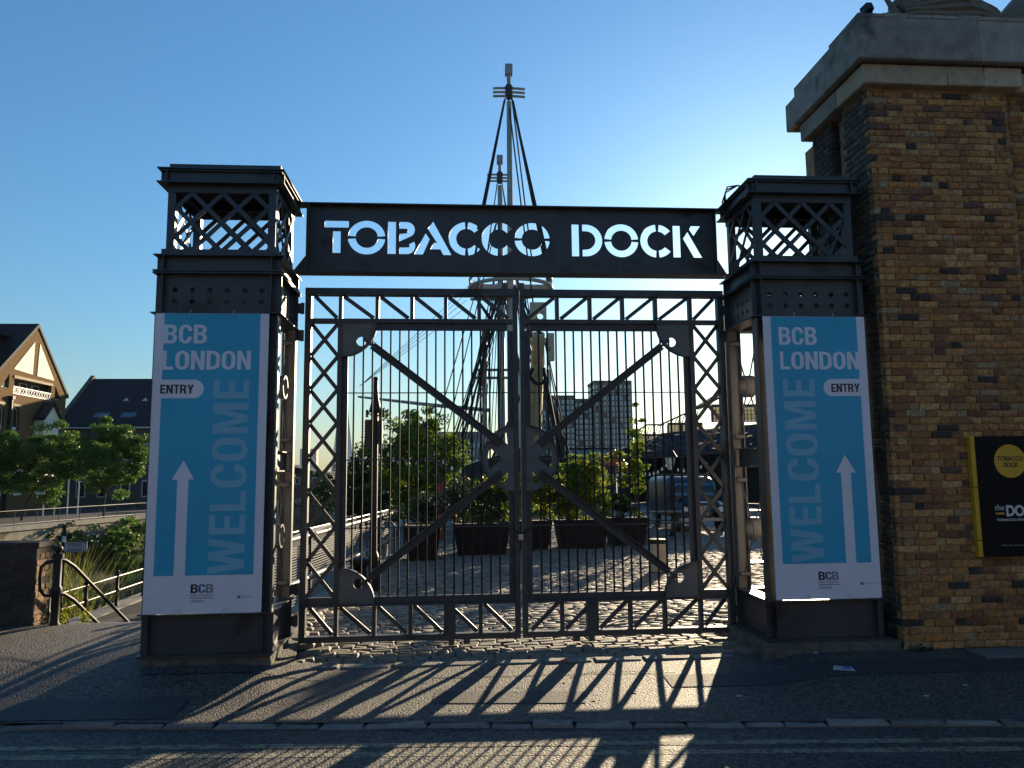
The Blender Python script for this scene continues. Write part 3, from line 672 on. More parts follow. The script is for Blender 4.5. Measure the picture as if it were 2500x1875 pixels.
def banner(x0, label, right):
    W_ = 1.055; x1 = x0+W_
    t = thing('entry_banner', label, 'banner', (x0+W_/2, -.01, .56))
    y = -.012
    # slightly bowed board
    nz = 24; v = []; f = []
    bow = lambda x, z: 0.0
    MB().box(x0, x1, y, y+.008, .556, 3.335).build('board', 'banner_white', t)
    if not right:
        bl = [(x0+.085, 3.333), (x0+.085, 3.225), (x0+.085, .894), (x1-.080, .894), (x1-.080, 3.333)]
        bx0, bx1 = x0+.085, x1-.080
    else: bx0, bx1 = x0+.080, x1-.085
    MB().box(bx0, bx1, y-.003, y-.0005, .896, 3.333).build('blue_print', 'banner_blue', t)
    yy = y-.0035
    if not right:
        sign_word('BCB', bx0+.002, -3.066, 3.045, 3.226, yy, 'banner_white', t)
        sign_word('LONDON', bx0+.002, -2.651, 2.795, 2.975, yy, 'banner_white', t)
        pill = [(bx0-.002, 2.524), (-3.165, 2.524)]+arc(-3.165, 2.612, .088, .088, -90, 90, 12)+[(bx0-.002, 2.700)]
        welcome(-2.985, -2.657, yy, t)
        ax, et = -3.234, (-3.472, -3.168); lx = -3.128
    else:
        sign_word('BCB', 2.517, 2.908, 3.045, 3.226, yy, 'banner_white', t)
        sign_word('LONDON', 2.519, bx1+.006, 2.797, 2.977, yy, 'banner_white', t)
        pill = [(bx1+.002, 2.700), (3.036, 2.700)]+arc(3.036, 2.614, .086, .086, 90, 270, 12)+[(bx1+.002, 2.528)]
        welcome(2.532, 2.858, yy, t, .004)
        ax, et = 3.128, (3.030, 3.322); lx = 2.793
    MB().xz(pill, yy-.002, yy).build('pill', 'banner_white', t)
    sign_word('ENTRY', et[0], et[1], 2.568, 2.652, yy-.0025, 'print_black', t)
    MB().xz([(ax-.050, .894), (ax+.050, .894), (ax+.050, 1.768), (ax+.100, 1.768), (ax, 1.942), (ax-.100, 1.768), (ax-.050, 1.768)], yy-.002, yy).build('arrow', 'banner_white', t)
    for i, (c, mm) in enumerate((('B', 'print_black'), ('C', 'print_navy'), ('B', 'print_grey'))):
        sign_word(c, lx+.068*i, lx+.068*i+.064, .738, .816, y-.0005, mm, t)
    text_xz('lettering', 'BAR CONVENT', lx, lx+.202, .706, .727, y-.0005, 'print_grey', t, .0, space=1.3)
    MB().box(lx, lx+.202, y-.002, y-.0004, .690, .6945).build('rule', 'print_black', t)
    text_xz('lettering', 'LONDON', lx, lx+.120, .653, .676, y-.0005, 'print_grey', t, .0, space=1.3)
    rx = lx+.418
    text_xz('lettering', 'RX', rx, rx+.030, .684, .708, y-.0005, 'print_black', t, .05)
    for z in (.701, .692): MB().box(rx+.045, rx+.135, y-.002, y-.0004, z-.0012, z+.0012).build('rule', 'print_grey', t)
    for fx in (.30, .68):                             # cable ties top and bottom
        for z0, z1 in ((3.31, 3.37), (.545, .60)):
            MB().tube([(x0+W_*fx, y-.006, z0), (x0+W_*fx+.004, y-.016, (z0+z1)/2), (x0+W_*fx+.012, y-.004, z1)], .0035, 5).build('cable_tie', 'litter_white', t)
    for z in (2.27, 1.88, .70):
        for xx in (x0+.035, x1-.035): MB().cyl((xx, y-.0045, z), (xx, y-.0005, z), .006, n=8).build('eyelet', 'steel', t)
    return t
banner(-3.548, 'blue and white entry banner on the left tower, arrow near its left edge', False)
banner(2.362, 'blue and white entry banner on the right tower, arrow near its right edge', True)

# ================================================================ BRICK PIER (right)
def brick_unit(L, H, D, seed, jit=.0025, bev=.006):  # front face at y = 0, looking to -y, centred on x and z
    g = random.Random(seed); j = lambda: g.uniform(-jit, jit); v = []
    for y, e in ((D, 0), (bev*.8, 0), (0, bev)):
        for sx, sz in ((-1, -1), (1, -1), (1, 1), (-1, 1)): v.append((sx*(L/2-e)+j(), y+(j()*.6 if y < D else 0), sz*(H/2-e)+j()))
    f = [(8, 9, 10, 11)]
    for a in (0, 4): f += [(a, a+1, a+5, a+4), (a+1, a+2, a+6, a+5), (a+2, a+3, a+7, a+6), (a+3, a, a+4, a+7)]
    return v, f
BU = {}
def brick_var(kind, k, m):
    key = (kind, k, m)
    if key not in BU:
        v, f = brick_unit(*{'s': (.206, .0600, .09), 'h': (.098, .0600, .09), 'c': (.058, .0600, .09)}[kind], 300+k, jit=.0045)
        me = bpy.data.meshes.new('brick'); me.from_pydata(v, [], f); me.materials.append(MT[m]); BU[key] = (me, v, f)
    return BU[key]
def courses(u0, u1, z0, z1, seed, gap=.010, ch=.0700):
    g = random.Random(seed); out = []; i = 0; z = z0
    while z+.06 < z1:
        u = u0; kinds = 'sh' if i % 2 == 0 else 'hs'; k = 0
        if i % 2: out.append((u+.029, z+ch/2, 'c', .058)); u += .058+gap; 
        while u < u1-.055:
            kd = kinds[k % 2] if g.random() > .12 else 's'; L = .206 if kd == 's' else .098
            if u+L > u1+.002: kd, L = ('h', .098) if u+.098 <= u1+.004 else ('c', .058)
            if u+L > u1+.012: break
            out.append((u+L/2, z+ch/2, kd, L)); u += L+gap; k += 1
        z += ch; i += 1
    return out
def face_frame(kind, off):                           # maps brick local (x, y depth, z) to the world
    if kind == '-y': return lambda u, z: Matrix.Translation((u, off, z))
    if kind == '-x': return lambda u, z: Matrix.Translation((off, u, z)) @ Matrix.Rotation(-math.pi/2, 4, 'Z')
    if kind == '+x': return lambda u, z: Matrix.Translation((off, u, z)) @ Matrix.Rotation(math.pi/2, 4, 'Z')
def lay(parent, specs, m, singles, rank, rest='brick_field'):
    items = []
    for kind, off, u0, u1, z0, z1, seed in specs:
        fr = face_frame(kind, off); g = random.Random(seed*7+1)
        for u, z, kd, L in courses(u0, u1, z0, z1, seed):
            u += 0; M4 = fr(u, z+.006*math.sin(u*2.3+seed)*.4+g.uniform(-.0015, .0015)) @ Matrix.Translation((0, g.uniform(-.005, .004) if g.random() < .85 else g.uniform(.002, .009), 0)) @ Matrix.Rotation(g.uniform(-.012, .012), 4, 'Y') @ Matrix.Rotation(g.uniform(-.01, .01), 4, 'Z')
            items.append((rank(M4.translation), M4, kd, g.randrange(9)))
    items.sort(key=lambda a: a[0]); V = []; F = []
    for i, (_, M4, kd, k) in enumerate(items):
        me, v, f = brick_var(kd, k, m)
        if i < singles:
            o = bpy.data.objects.new('brick', me); COL.objects.link(o); par(o, parent); o.matrix_basis = M4
        else:
            b = len(V); V += [tuple(M4 @ Vector(p)) for p in v]; F += [tuple(q+b for q in ff) for ff in f]
    if V: stuff(np_mesh(rest, V, F, m, parent))
PX0, PX1, PY = 3.59, 5.14, -.05
pr = thing('brick_pier', 'tall yellow stock brick pier with stone cornice at the right edge', 'pier', (4.4, .2, 0))
MB().box(PX0+.014, PX1-.014, PY+.014, .50, -.1, 5.775).build('mortar_core', 'mortar', pr)
MB().box(PX0+.10, 9.0, .049, 1.60, -.1, 5.775).build('mortar_core', 'mortar', pr)
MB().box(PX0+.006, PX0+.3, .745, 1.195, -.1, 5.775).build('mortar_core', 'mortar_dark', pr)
lay(pr, [('-y', PY, PX0, PX1, .0, 5.772, 1), ('-y', .035, PX1+.004, 6.3, .0, 5.772, 3)], 'stock_brick', 300,
    lambda p: (p-CAM).length+(2 if abs(p.y-PY) > .02 else 0)+(0 if p.x < 5.0 else 3))
lay(pr, [('-x', PX0, PY+.012, .505, .0, 5.772, 2)], 'side_brick', 0, lambda p: 0, 'brick_field')
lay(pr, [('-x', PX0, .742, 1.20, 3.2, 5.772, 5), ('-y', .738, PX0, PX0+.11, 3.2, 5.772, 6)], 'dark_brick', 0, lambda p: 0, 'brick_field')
# cornice: lower fascia and tall upper course, each stone its own block
def stone(name, x0, x1, y0, y1, z0, z1, seed, m='cornice_stone', j=.004):
    g = random.Random(seed); e = .010; v = []
    for z, i in ((z0, e), (z0+e, 0), (z1-e, 0), (z1, e)):
        for x, y in ((x0+i, y0+i), (x1-i, y0+i), (x1-i, y1-i), (x0+i, y1-i)): v.append((x+g.uniform(-j, j), y+g.uniform(-j, j), z+g.uniform(-j, j)*.4))
    f = [(3, 2, 1, 0), (12, 13, 14, 15)]
    for a in (0, 4, 8): f += [(a, a+1, a+5, a+4), (a+1, a+2, a+6, a+5), (a+2, a+3, a+7, a+6), (a+3, a, a+4, a+7)]
    return MB().add(v, f).build(name, m, pr)
FZ0, FZ1, UZ1 = 5.772, 5.985, 6.45
ox = PX0-.095; oy = PY-.10
xs = [ox, 4.02, 4.42, 4.82, 5.235]
for i in range(4): stone('fascia_stone', xs[i]+.003, xs[i+1]-.003, oy, .42, FZ0, FZ1, 10+i, 'fascia_stone')
stone('fascia_stone', ox, ox+.5, .424, 1.29, FZ0, FZ1, 20)
stone('fascia_stone', 5.24, 7.4, oy+.10, .42, FZ0, FZ1-.002, 21, 'fascia_stone')
ox -= .075; oy -= .085
xs = [ox, 4.74, 5.95, 7.4]
for i in range(3): stone('cornice_stone', xs[i]+.003, xs[i+1]-.003, oy, .50, FZ1+.014, UZ1, 30+i)
stone('cornice_stone', ox, ox+.6, .504, 1.24, FZ1+.014, UZ1-.002, 40); stone('cornice_stone', ox+.004, ox+.6, 1.245, 1.52, FZ1+.014, UZ1-.10, 41)
MB().box(ox+.07, 7.3, oy+.07, 1.45, FZ1+.001, FZ1+.013).build('mortar_bed', 'mortar_dark', pr)
xs = span(ox+.02, 5.9, 9)
for i in range(9): stone('blocking_stone', xs[i]+.003, xs[i+1]-.003, oy+.012, .40, UZ1+.004, UZ1+.055+.010*(i % 3 == 1), 50+i)
# carved group and floodlight above the cornice
cv = thing('carved_rope_coils', 'weathered brown carved coil group on top of the brick pier', 'sculpture', (4.6, .3, UZ1+.06))
g = random.Random(9)
for k in range(17):                                  # a bundle of carved strands drawn together at one end
    a = math.pi*(k/16)*1.15-.25
    P_ = []
    for i in range(13):
        t = i/12; rr = .40*(.45+.62*math.sin(math.pi*min(1, .18+.74*t)))
        P_.append((4.10+1.12*t, .22-rr*math.cos(a)*.75, UZ1+.16+rr*.85*math.sin(a)+.02*math.sin(9*t+k)))
    MB().tube(P_, [.030+.022*math.sin(math.pi*i/12) for i in range(13)], 7).build('strand', 'carved_stone', cv, True)
MB().tube([(4.0, .25, UZ1+.20), (4.4, .25, UZ1+.28), (4.9, .25, UZ1+.28), (5.22, .25, UZ1+.20)], [.10, .26, .27, .12], 14).build('core', 'carved_stone', cv, True)
MB().tube([(5.30, .25, UZ1+.16), (5.6, .22, UZ1+.30), (6.2, .25, UZ1+.35), (6.8, .25, UZ1+.2)], [.12, .30, .32, .15], 14).build('core', 'carved_stone', cv, True)
MB().tube([(4.02, .0, UZ1+.05), (4.03, .02, UZ1+.16), (4.00, .05, UZ1+.30), (3.95, .08, UZ1+.42)], [.05, .045, .035, .02], 8).build('horn', 'carved_stone', cv, True)
MB().yz([(-.02, UZ1+.062), (.4, UZ1+.062), (.4, UZ1+.20), (.1, UZ1+.20)], 3.80, 4.6).build('ledge', 'carved_stone', cv)
fl = thing('floodlight', 'small black floodlight on the corner of the stone cornice', 'floodlight', (3.62, -.12, UZ1+.07))
MB().box(3.575, 3.665, -.16, -.08, UZ1+.056, UZ1+.07).bar((3.585, -.12, UZ1+.07), (3.585, -.12, UZ1+.15), .012, .03).bar((3.655, -.12, UZ1+.07), (3.655, -.12, UZ1+.15), .012, .03).build('bracket', 'black_iron', fl)
MB().poly([(3.59, -.19, UZ1+.125), (3.65, -.19, UZ1+.125), (3.65, -.15, UZ1+.215), (3.59, -.15, UZ1+.215)], [(3.575, -.06, UZ1+.10), (3.665, -.06, UZ1+.10), (3.665, -.04, UZ1+.21), (3.575, -.04, UZ1+.21)]).build('lamp_housing', 'black_iron', fl)

# dock sign on the pier
ds = thing('dock_sign', 'black sign board with a yellow disc on the brick pier', 'sign', (5.0, -.1, .94))
SY = -.105
for z0, z1 in ((1.612, 2.112), (1.102, 1.603), (.938, 1.093)):
    pn = MB().box(4.425, 5.45, SY, PY+.002, z0, z1).build('sign_panel', 'sign_black', ds)
    MB().box(4.378, 4.4245, SY+.004, PY+.002, z0, z1).build('edge_strip', 'sign_yellow', ds)
me = curve_mesh([circ(4.775, 1.865, .165, 40)], .002); me.transform(Matrix(((1, 0, 0, 0), (0, 0, -1, SY-.0015), (0, 1, 0, 0), (0, 0, 0, 1)))); link('disc', me, 'sign_yellow', ds)
text_xz('lettering', 'TOBACCO', 4.64, 4.912, 1.868, 1.915, SY-.0028, 'print_black', ds, .02)
text_xz('lettering', 'DOCK', 4.705, 4.855, 1.805, 1.852, SY-.0028, 'print_black', ds, .02)
text_xz('lettering', 'the', 4.575, 4.672, 1.385, 1.440, SY-.0006, 'sign_text', ds, .0)
MB().box(4.582, 4.670, SY-.002, SY-.0006, 1.345, 1.362).build('dash', 'sign_yellow', ds)
text_xz('lettering', 'DOCK', 4.692, 5.06, 1.323, 1.435, SY-.0006, 'sign_text', ds, .04)
text_xz('lettering', 'TOBACCO DOCK WORKS', 4.585, 5.08, 1.280, 1.303, SY-.0006, 'sign_text', ds, .03)
text_xz('lettering', 'Please press for Re', 4.615, 4.98, 1.03, 1.058, SY-.0006, 'print_grey', ds, .0)
# weeds and litter at the foot of the pier
w = leaf_mesh('weed', [((3.70, -.09, .07), (.10, .05, .07)), ((3.78, -.10, .05), (.07, .05, .05))], 60, .022, 'leaf_dark', None, 3)
tag(w, 'small dark weed growing at the foot of the brick pier', 'weed')
lt = thing('crumpled_flyer', 'crumpled white and blue flyer lying on the pavement on the right', 'litter', (3.3, -.75, -.04))
def lz(x, y): return gz(x, y)+.006
MB().add([(2.62, -.55, lz(2.62, -.55)), (2.80, -.61, lz(2.80, -.61)), (2.80, -.54, lz(2.80, -.54)+.010), (2.66, -.49, lz(2.66, -.49)+.012)], [(0, 1, 2, 3)]).build('paper', 'litter_white', lt)
MB().add([(2.71, -.56, lz(2.71, -.56)+.010), (2.78, -.58, lz(2.78, -.58)+.008), (2.78, -.545, lz(2.78, -.545)+.014), (2.71, -.525, lz(2.71, -.525)+.014)], [(0, 1, 2, 3)]).build('print', 'litter_blue', lt)
rw = MB().add([(.28, .20, gz(.28, .2)+.01), (.36, .18, gz(.36, .18)+.008), (.37, .22, gz(.37, .22)+.02), (.30, .24, gz(.3, .24)+.02)], [(0, 1, 2, 3)]).build('red_wrapper', 'litter_red')
tag(rw, 'small red wrapper lying at the gate threshold', 'litter')

gg = np.random.default_rng(5); V = []; Q = []
for i in range(420):
    x = gg.uniform(-6, 6); y = kerb_y(x)+(gg.exponential(.35) if gg.random() < .7 else gg.uniform(-.9, 1.3)); q = gg.uniform(.004, .013)
    if y > 1.0 or (abs(x) > 2.3 and y > -.15): continue
    z = (gz(x, y) if y > kerb_y(x)+.1 else ROAD_Z)+.006; a = gg.uniform(0, 6.28); c, d = math.cos(a)*q, math.sin(a)*q*.6; b = len(V)
    V += [(x-c, y-d, z), (x+d, y-c, z+.004), (x+c, y+d, z+.002), (x-d, y+c, z+.005)]; Q.append((b, b+1, b+2, b+3))
o = stuff(np_mesh('pavement_grit', V, Q, 'sett')); o['label'] = 'scattered grit and dry leaf scraps along the kerb and pavement'; o['category'] = 'grit'
for i, (x, y) in enumerate(((2.42, .02), (2.60, -.03), (2.68, -.10), (1.62, -.93), (3.55, -.98), (3.1, -1.15))):
    o = MB().add([(x-.022, y-.008, lz(x, y)), (x+.022, y-.012, lz(x, y)), (x+.024, y+.006, lz(x, y)+.006), (x-.018, y+.010, lz(x, y)+.008)], [(0, 1, 2, 3)]).build('paper_scrap', 'litter_white')
    tag(o, ('white paper scrap nearest the right tower footing', 'white paper scrap left of the crumpled flyer, middle of three', 'white paper scrap just behind the crumpled flyer', 'white cigarette-sized scrap near the kerb right of the gate shadows', 'white paper scrap on the kerb below the brick pier', 'white paper scrap on the kerb below the right tower')[i], 'litter', 'paper scraps on the pavement')
# ================================================================ LEFT FOREGROUND: wall, steps, handrails
GL = .06
wl = thing('brick_wall', 'low brick wall end at the left edge, sunlit on its end face', 'wall', (-7, 2.2, 0))
MB().box(-9.5, -5.526, 2.006, 2.328, -.3, 1.0).build('mortar_core', 'mortar_dark', wl)
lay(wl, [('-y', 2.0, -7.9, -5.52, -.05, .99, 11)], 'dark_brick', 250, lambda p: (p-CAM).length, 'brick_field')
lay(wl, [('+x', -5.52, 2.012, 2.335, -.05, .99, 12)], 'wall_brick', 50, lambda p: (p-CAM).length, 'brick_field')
xs = -9.5
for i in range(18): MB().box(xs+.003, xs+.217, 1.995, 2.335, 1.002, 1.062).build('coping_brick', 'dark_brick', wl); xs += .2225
MB().box(xs, -5.515, 1.995, 2.335, 1.002, 1.062).build('coping_brick', 'wall_brick', wl) if xs < -5.52 else None
# the steps down to the towpath
st = thing('stone_steps', 'stone steps going down to the canal path beside the low brick wall', 'steps', (-4.4, 3.5, -1.5))
MB().box(-5.20, -3.62, 2.10, 2.42, -.3, GL+.012).build('top_slab', 'step_stone', st)
for i in range(9): MB().box(-5.15, -3.62, 2.42+.30*i, 2.725+.30*i, -1.9, GL-.16*(i+1)).build('step', 'concrete', st)
struct(MB().box(-30, -2.95, -30, 2.09, -4, -.2).build('quay_land', 'earth'))
struct(MB().box(-9.6, -2.96, 5.1, 70, -4, -1.5).build('towpath', 'towpath_earth'))
qw = thing('quay_wall', 'stone retaining wall between the canal path and the cobbled quay', 'wall', (-2.95, 20, -1.5))
MB().box(-3.02, -2.951, 2.5, 70, -1.6, -.06).build('wall_face', 'quay_stone', qw); MB().box(-3.05, -2.60, 2.5, 70, -.058, .03).build('coping', 'coping', qw)
def ball_post(name, x, y, z0, h, parent, r=.045, m='black_iron'):
    return MB().lathe([(r*1.5, 0), (r*1.5, .05), (r, .10), (r, h*.42), (r*1.35, h*.44), (r*1.35, h*.50), (r, h*.52), (r, h*.84), (r*1.4, h*.85), (r*1.4, h*.90), (r*.5, h*.915), (r*.9, h*.93), (r*1.12, h*.955), (r*.9, h*.985), (r*.2, h)], (x, y, z0), 12).build(name, m, parent, True)
hr = thing('handrail', 'black iron stair handrail with ball-topped post beside the low brick wall', 'handrail', (-5.31, 2.05, GL))
ball_post('post', -5.31, 2.05, GL, .96, hr)
MB().tube([(-5.29, 2.06, GL+.80), (-5.26, 2.12, GL+.78), (-5.24, 2.3, GL+.69), (-5.22, 4.3, GL-.49), (-5.22, 4.5, GL-.60)], .022, 8).build('rail', 'black_iron', hr, True)
MB().tube([(-5.29, 2.06, GL+.42), (-5.26, 2.12, GL+.40), (-5.24, 2.3, GL+.31), (-5.22, 4.3, GL-.87), (-5.22, 4.5, GL-.98)], .022, 8).build('rail', 'black_iron', hr, True)
MB().tube([(-5.34, 2.05, GL+.78), (-5.42, 2.03, GL+.775), (-5.475, 2.02, GL+.72), (-5.485, 2.02, GL+.60), (-5.475, 2.02, GL+.46), (-5.42, 2.03, GL+.395), (-5.34, 2.05, GL+.39)], .020, 8).build('loop', 'black_iron', hr, True)
ball_post('post', -5.22, 4.55, -1.14, .96, hr)
hr2 = thing('handrail', 'black iron stair handrail on the tower side of the steps', 'handrail', (-3.8, 2.4, 0))
ball_post('post', -3.98, 3.0, -.30, .78, hr2, .04); ball_post('post', -3.98, 5.0, -1.46, .96, hr2, .04)
MB().tube([(-3.98, 3.0, .34), (-3.98, 5.0, -.66)], .020, 8).build('rail', 'galv_pipe', hr2, True); MB().tube([(-3.98, 3.0, .06), (-3.98, 5.0, -.94)], .020, 8).build('rail', 'galv_pipe', hr2, True)
# fingerpost sign
fp = thing('fingerpost', 'black fingerpost with a grey St Katharine Docks arrow sign', 'signpost', (-7.5, 6.7, -1.5))
FX, FY = -7.50, 6.72
MB().cyl((FX, FY, -1.5), (FX, FY, 1.0), .030, n=12).build('pole', 'black_iron', fp, True)
MB().cyl((FX, FY, .70), (FX, FY, .80), .0312, n=12).build('band', 'white_paint', fp, True)
MB().box(FX+.032, FX+.41, FY-.04, FY-.025, .53, .70).build('finger', 'sign_grey', fp)
text_xz('lettering', 'St Katharine Do', FX+.095, FX+.315, .592, .632, FY-.042, 'white_paint', fp, .0)
MB().box(FX+.325, FX+.343, FY-.044, FY-.0405, .56, .67).build('arrow_bar', 'white_paint', fp)
MB().xz([(FX+.355, .56), (FX+.372, .56), (FX+.395, .615), (FX+.372, .67), (FX+.355, .67), (FX+.376, .615)], FY-.044, FY-.0405).build('arrow_tip', 'white_paint', fp)
wk = MB(); wx = FX+.062
wk.xz(circ(wx+.003, .663, .010, 10), FY-.044, FY-.0405); wk.xz([(wx-.008, .648), (wx+.010, .648), (wx+.010, .610), (wx+.022, .555), (wx+.013, .555), (wx+.001, .592), (wx-.014, .555), (wx-.024, .555), (wx-.008, .610)], FY-.044, FY-.0405)
wk.build('walker_symbol', 'white_paint', fp)
MB().box(FX-.30, FX-.032, FY-.03, FY-.015, .33, .47).build('finger', 'sign_grey', fp)
# railing along the water
rg = thing('towpath_railing', 'black ball-topped railing along the near edge of the canal', 'railing', (-9.4, 14, -1.5))
ys = [8.5, 10.2, 11.9, 13.6, 15.3, 17.0, 18.7, 20.4, 22.1, 23.8, 25.5]
for yv in ys: ball_post('post', -9.42, yv, -1.5, .95, rg, .042)
for z in (-.72, -1.08): MB().cyl((-9.42, ys[0], z), (-9.42, ys[-1], z), .019, n=8).build('rail', 'galv_pipe', rg, True)
lr = thing('landing_railing', 'lower black rail with chain posts beside the steps', 'railing', (-7.9, 7.5, -1.5))
for xv, yv in ((-8.2, 7.0), (-6.2, 8.0), (-4.4, 8.8)): ball_post('post', xv, yv, -1.5, .9, lr, .040)
MB().tube([(-8.2, 7.0, -.9), (-6.2, 8.0, -.9), (-4.4, 8.8, -.9)], .019, 8).build('rail', 'galv_pipe', lr, True); MB().tube([(-8.2, 7.0, -1.2), (-6.2, 8.0, -1.2), (-4.4, 8.8, -1.2)], .019, 8).build('rail', 'black_iron', lr, True)
# weeds by the wall and post
w = leaf_mesh('wall_weed', [((-5.42, 2.45, .12), (.07, .07, .20)), ((-5.40, 2.55, .32), (.06, .06, .14)), ((-5.16, 2.45, .10), (.06, .06, .12))], 90, .022, 'leaf_yellow', None, 13)
tag(w, 'straggly sunlit weeds between the low brick wall and the handrail', 'weed')

# ================================================================ CANAL AND FAR BANK
WZ = -3.2
struct(MB().add([(-120, -10, WZ), (-9.6, -10, WZ), (-9.6, 300, WZ), (-120, 300, WZ)], [(0, 1, 2, 3)]).build('canal_water', 'water'))
MB().box(-9.68, -9.601, 5.1, 70, -4, -1.56).build('quay_face', 'quay_stone', SC.objects['towpath']); MB().box(-9.70, -9.2, 5.1, 70, -1.56, -1.46).build('quay_coping', 'coping', SC.objects['towpath'])
BK = [(-33.4, 14), (-26.8, 43.7), (-24.7, 53.3), (-22.2, 62), (-20.4, 76), (-20.2, 130)]; BZ = -1.0
struct(MB().poly([(x, y, -4.1) for x, y in BK]+[(-300, 130, -4.1), (-300, 14, -4.1)], [(x, y, BZ-.2) for x, y in BK]+[(-300, 130, BZ-.2), (-300, 14, BZ-.2)]).build('far_bank', 'patch_tar'))
bw = thing('canal_wall', 'ivy-stained stone wall of the far canal bank with coping', 'wall', (-27, 48, WZ))
for (xa, ya), (xb, yb) in zip(BK[:-1], BK[1:]):
    d = Vector((xb-xa, yb-ya)).normalized(); nr = Vector((d.y, -d.x))
    q = lambda k, z: [(xa+nr.x*k, ya+nr.y*k, z), (xb+nr.x*k, yb+nr.y*k, z)]
    MB().poly(q(.08, -4)+list(reversed(q(-.3, -4))), q(.08, BZ-.28)+list(reversed(q(-.3, BZ-.28)))).build('wall_face', 'quay_stone', bw)
    MB().poly(q(.16, BZ-.278)+list(reversed(q(-.5, BZ-.278))), q(.16, BZ)+list(reversed(q(-.5, BZ)))).build('coping', 'coping', bw)
fr = thing('bank_railing', 'thin black railing with pale rails along the far canal bank', 'railing', (-27, 48, BZ))
for (xa, ya), (xb, yb) in zip(BK[:-2], BK[1:-1]):
    Ln = math.hypot(xb-xa, yb-ya); n = max(1, int(Ln/1.75))
    for i in range(n): x, y = xa+(xb-xa)*i/n, ya+(yb-ya)*i/n; MB().cyl((x-.2, y, BZ), (x-.2, y, BZ+.98), .022, n=6).build('post', 'black_iron', fr)
    for z, r in ((.92, .022), (.12, .020)): MB().cyl((xa-.2, ya, BZ+z), (xb-.2, yb, BZ+z), r, n=6).build('rail', 'galv_pipe', fr)
# vegetation along the water
g = random.Random(21)
for i, (x, y, sx, sz, lab, mm) in enumerate(((-24.6, 50.6, 1.7, 1.25, 'bright green bush hanging over the far canal wall, nearest the left tower', 'leaf_street'), (-26.6, 46.0, 1.8, 1.1, 'dark trailing bush on the far canal wall behind the arrow sign', 'leaf_dark'),
                                  (-23.2, 54.6, 1.5, 1.1, 'leafy bush on the far canal wall partly behind the left tower', 'leaf_street'), (-28.4, 41.0, 1.5, .8, 'low dark ivy patch on the far canal wall above the brick wall', 'leaf_dark'), (-24.0, 47.4, 1.4, .8, 'low bright bush at the foot of the far canal wall', 'leaf_street'))):
    t = thing('bank_bush', lab, 'bush', (x, y, WZ), 'bushes on the far canal wall')
    cl = crown_clumps((x+.75, y-.25, WZ+sz*.85), (sx*.8, sx*1.3, sz), 60, 50+i, .2, .36)
    leaf_mesh('foliage', cl, 90, .085, mm, t, 60+i); MB().tube([(x, y, WZ), (x+.4, y-.2, WZ+sz)], [.06, .03], 6).build('stem', 'bark', t)
def reeds(cx, cy, z, n, rx, ry, h, seed, name, m):
    g = np.random.default_rng(seed); V = []; Q = []
    for i in range(n):
        x, y = cx+g.normal()*rx, cy+g.normal()*ry; hh = h*(.55+.6*g.random()); a = g.random()*6.28; w = .012+.012*g.random(); lx, ly = g.normal()*.18*hh, g.normal()*.18*hh
        c, s = math.cos(a)*w, math.sin(a)*w; b = len(V)
        for t, k in ((0, 1), (.5, .9), (1, .1)): V += [(x+lx*t*t-c*k, y+ly*t*t-s*k, z+hh*t), (x+lx*t*t+c*k, y+ly*t*t+s*k, z+hh*t)]
        Q += [(b, b+1, b+3, b+2), (b+2, b+3, b+5, b+4)]
    return stuff(np_mesh(name, V, Q, m))
o = reeds(-11.3, 13.2, WZ, 1000, .6, .8, 3.0, 4, 'reed_bed', 'reed'); o['label'] = 'tall sunlit reeds in the canal behind the stair handrail'; o['category'] = 'reeds'
o = reeds(-13.2, 14.5, WZ, 450, .5, .7, 2.3, 5, 'reed_bed', 'reed'); o['label'] = 'shorter clump of reeds further left in the canal'; o['category'] = 'reeds'

# ---- street trees on the far bank
def tree(name, label, base, h_trunk, cc, rad, n, per, size, m, seed, group=None, lean=(0, 0), tr=.10):
    t = thing(name, label, 'tree', base, group); b = Vector(base); c = Vector(cc)
    trunk = MB().tube([b, b+Vector((lean[0]*.3, lean[1]*.3, h_trunk*.5)), b+Vector((lean[0], lean[1], h_trunk)), c], [tr, tr*.8, tr*.65, tr*.3], 8).build('trunk', 'bark', t, True)
    g = random.Random(seed); top = b+Vector((lean[0], lean[1], h_trunk))
    for i in range(7):
        a = i*2*math.pi/7+g.uniform(-.3, .3); e = c+Vector((math.cos(a)*rad[0]*.7, math.sin(a)*rad[1]*.7, g.uniform(-.3, .6)*rad[2])); mid = (top+e)/2+Vector((0, 0, .1*rad[2]))
        MB().tube([top-Vector((0, 0, .2)), mid, e], [tr*.45, tr*.3, tr*.1], 6).build('limb', 'bark', trunk, True)
    cl = crown_clumps(c, rad, n, seed, .16, .29, .42); leaf_mesh('crown', cl, per, size, m, t, seed+1, flat=.2)
    return t
GRP = 'street trees on the far bank'
tree('street_tree', 'leftmost street tree on the far bank, cut by the picture edge', (-34.4, 51.5, BZ-.2), 2.2, (-34.2, 51.5, 2.9), (2.4, 2.3, 2.9), 72, 280, .092, 'leaf_street', 101, GRP)
tree('street_tree', 'street tree in front of the gabled brick house, with a leaning trunk', (-32.6, 52.5, BZ-.2), 2.4, (-31.0, 53.0, 2.9), (2.4, 2.4, 2.9), 76, 280, .092, 'leaf_street', 102, GRP, (.9, 0))
tree('street_tree', 'rounded street tree in front of the slate-roofed house, beside the left tower', (-26.75, 52.5, BZ-.2), 2.0, (-26.3, 52.6, 3.3), (2.3, 2.3, 2.9), 78, 300, .092, 'leaf_street', 103, GRP)

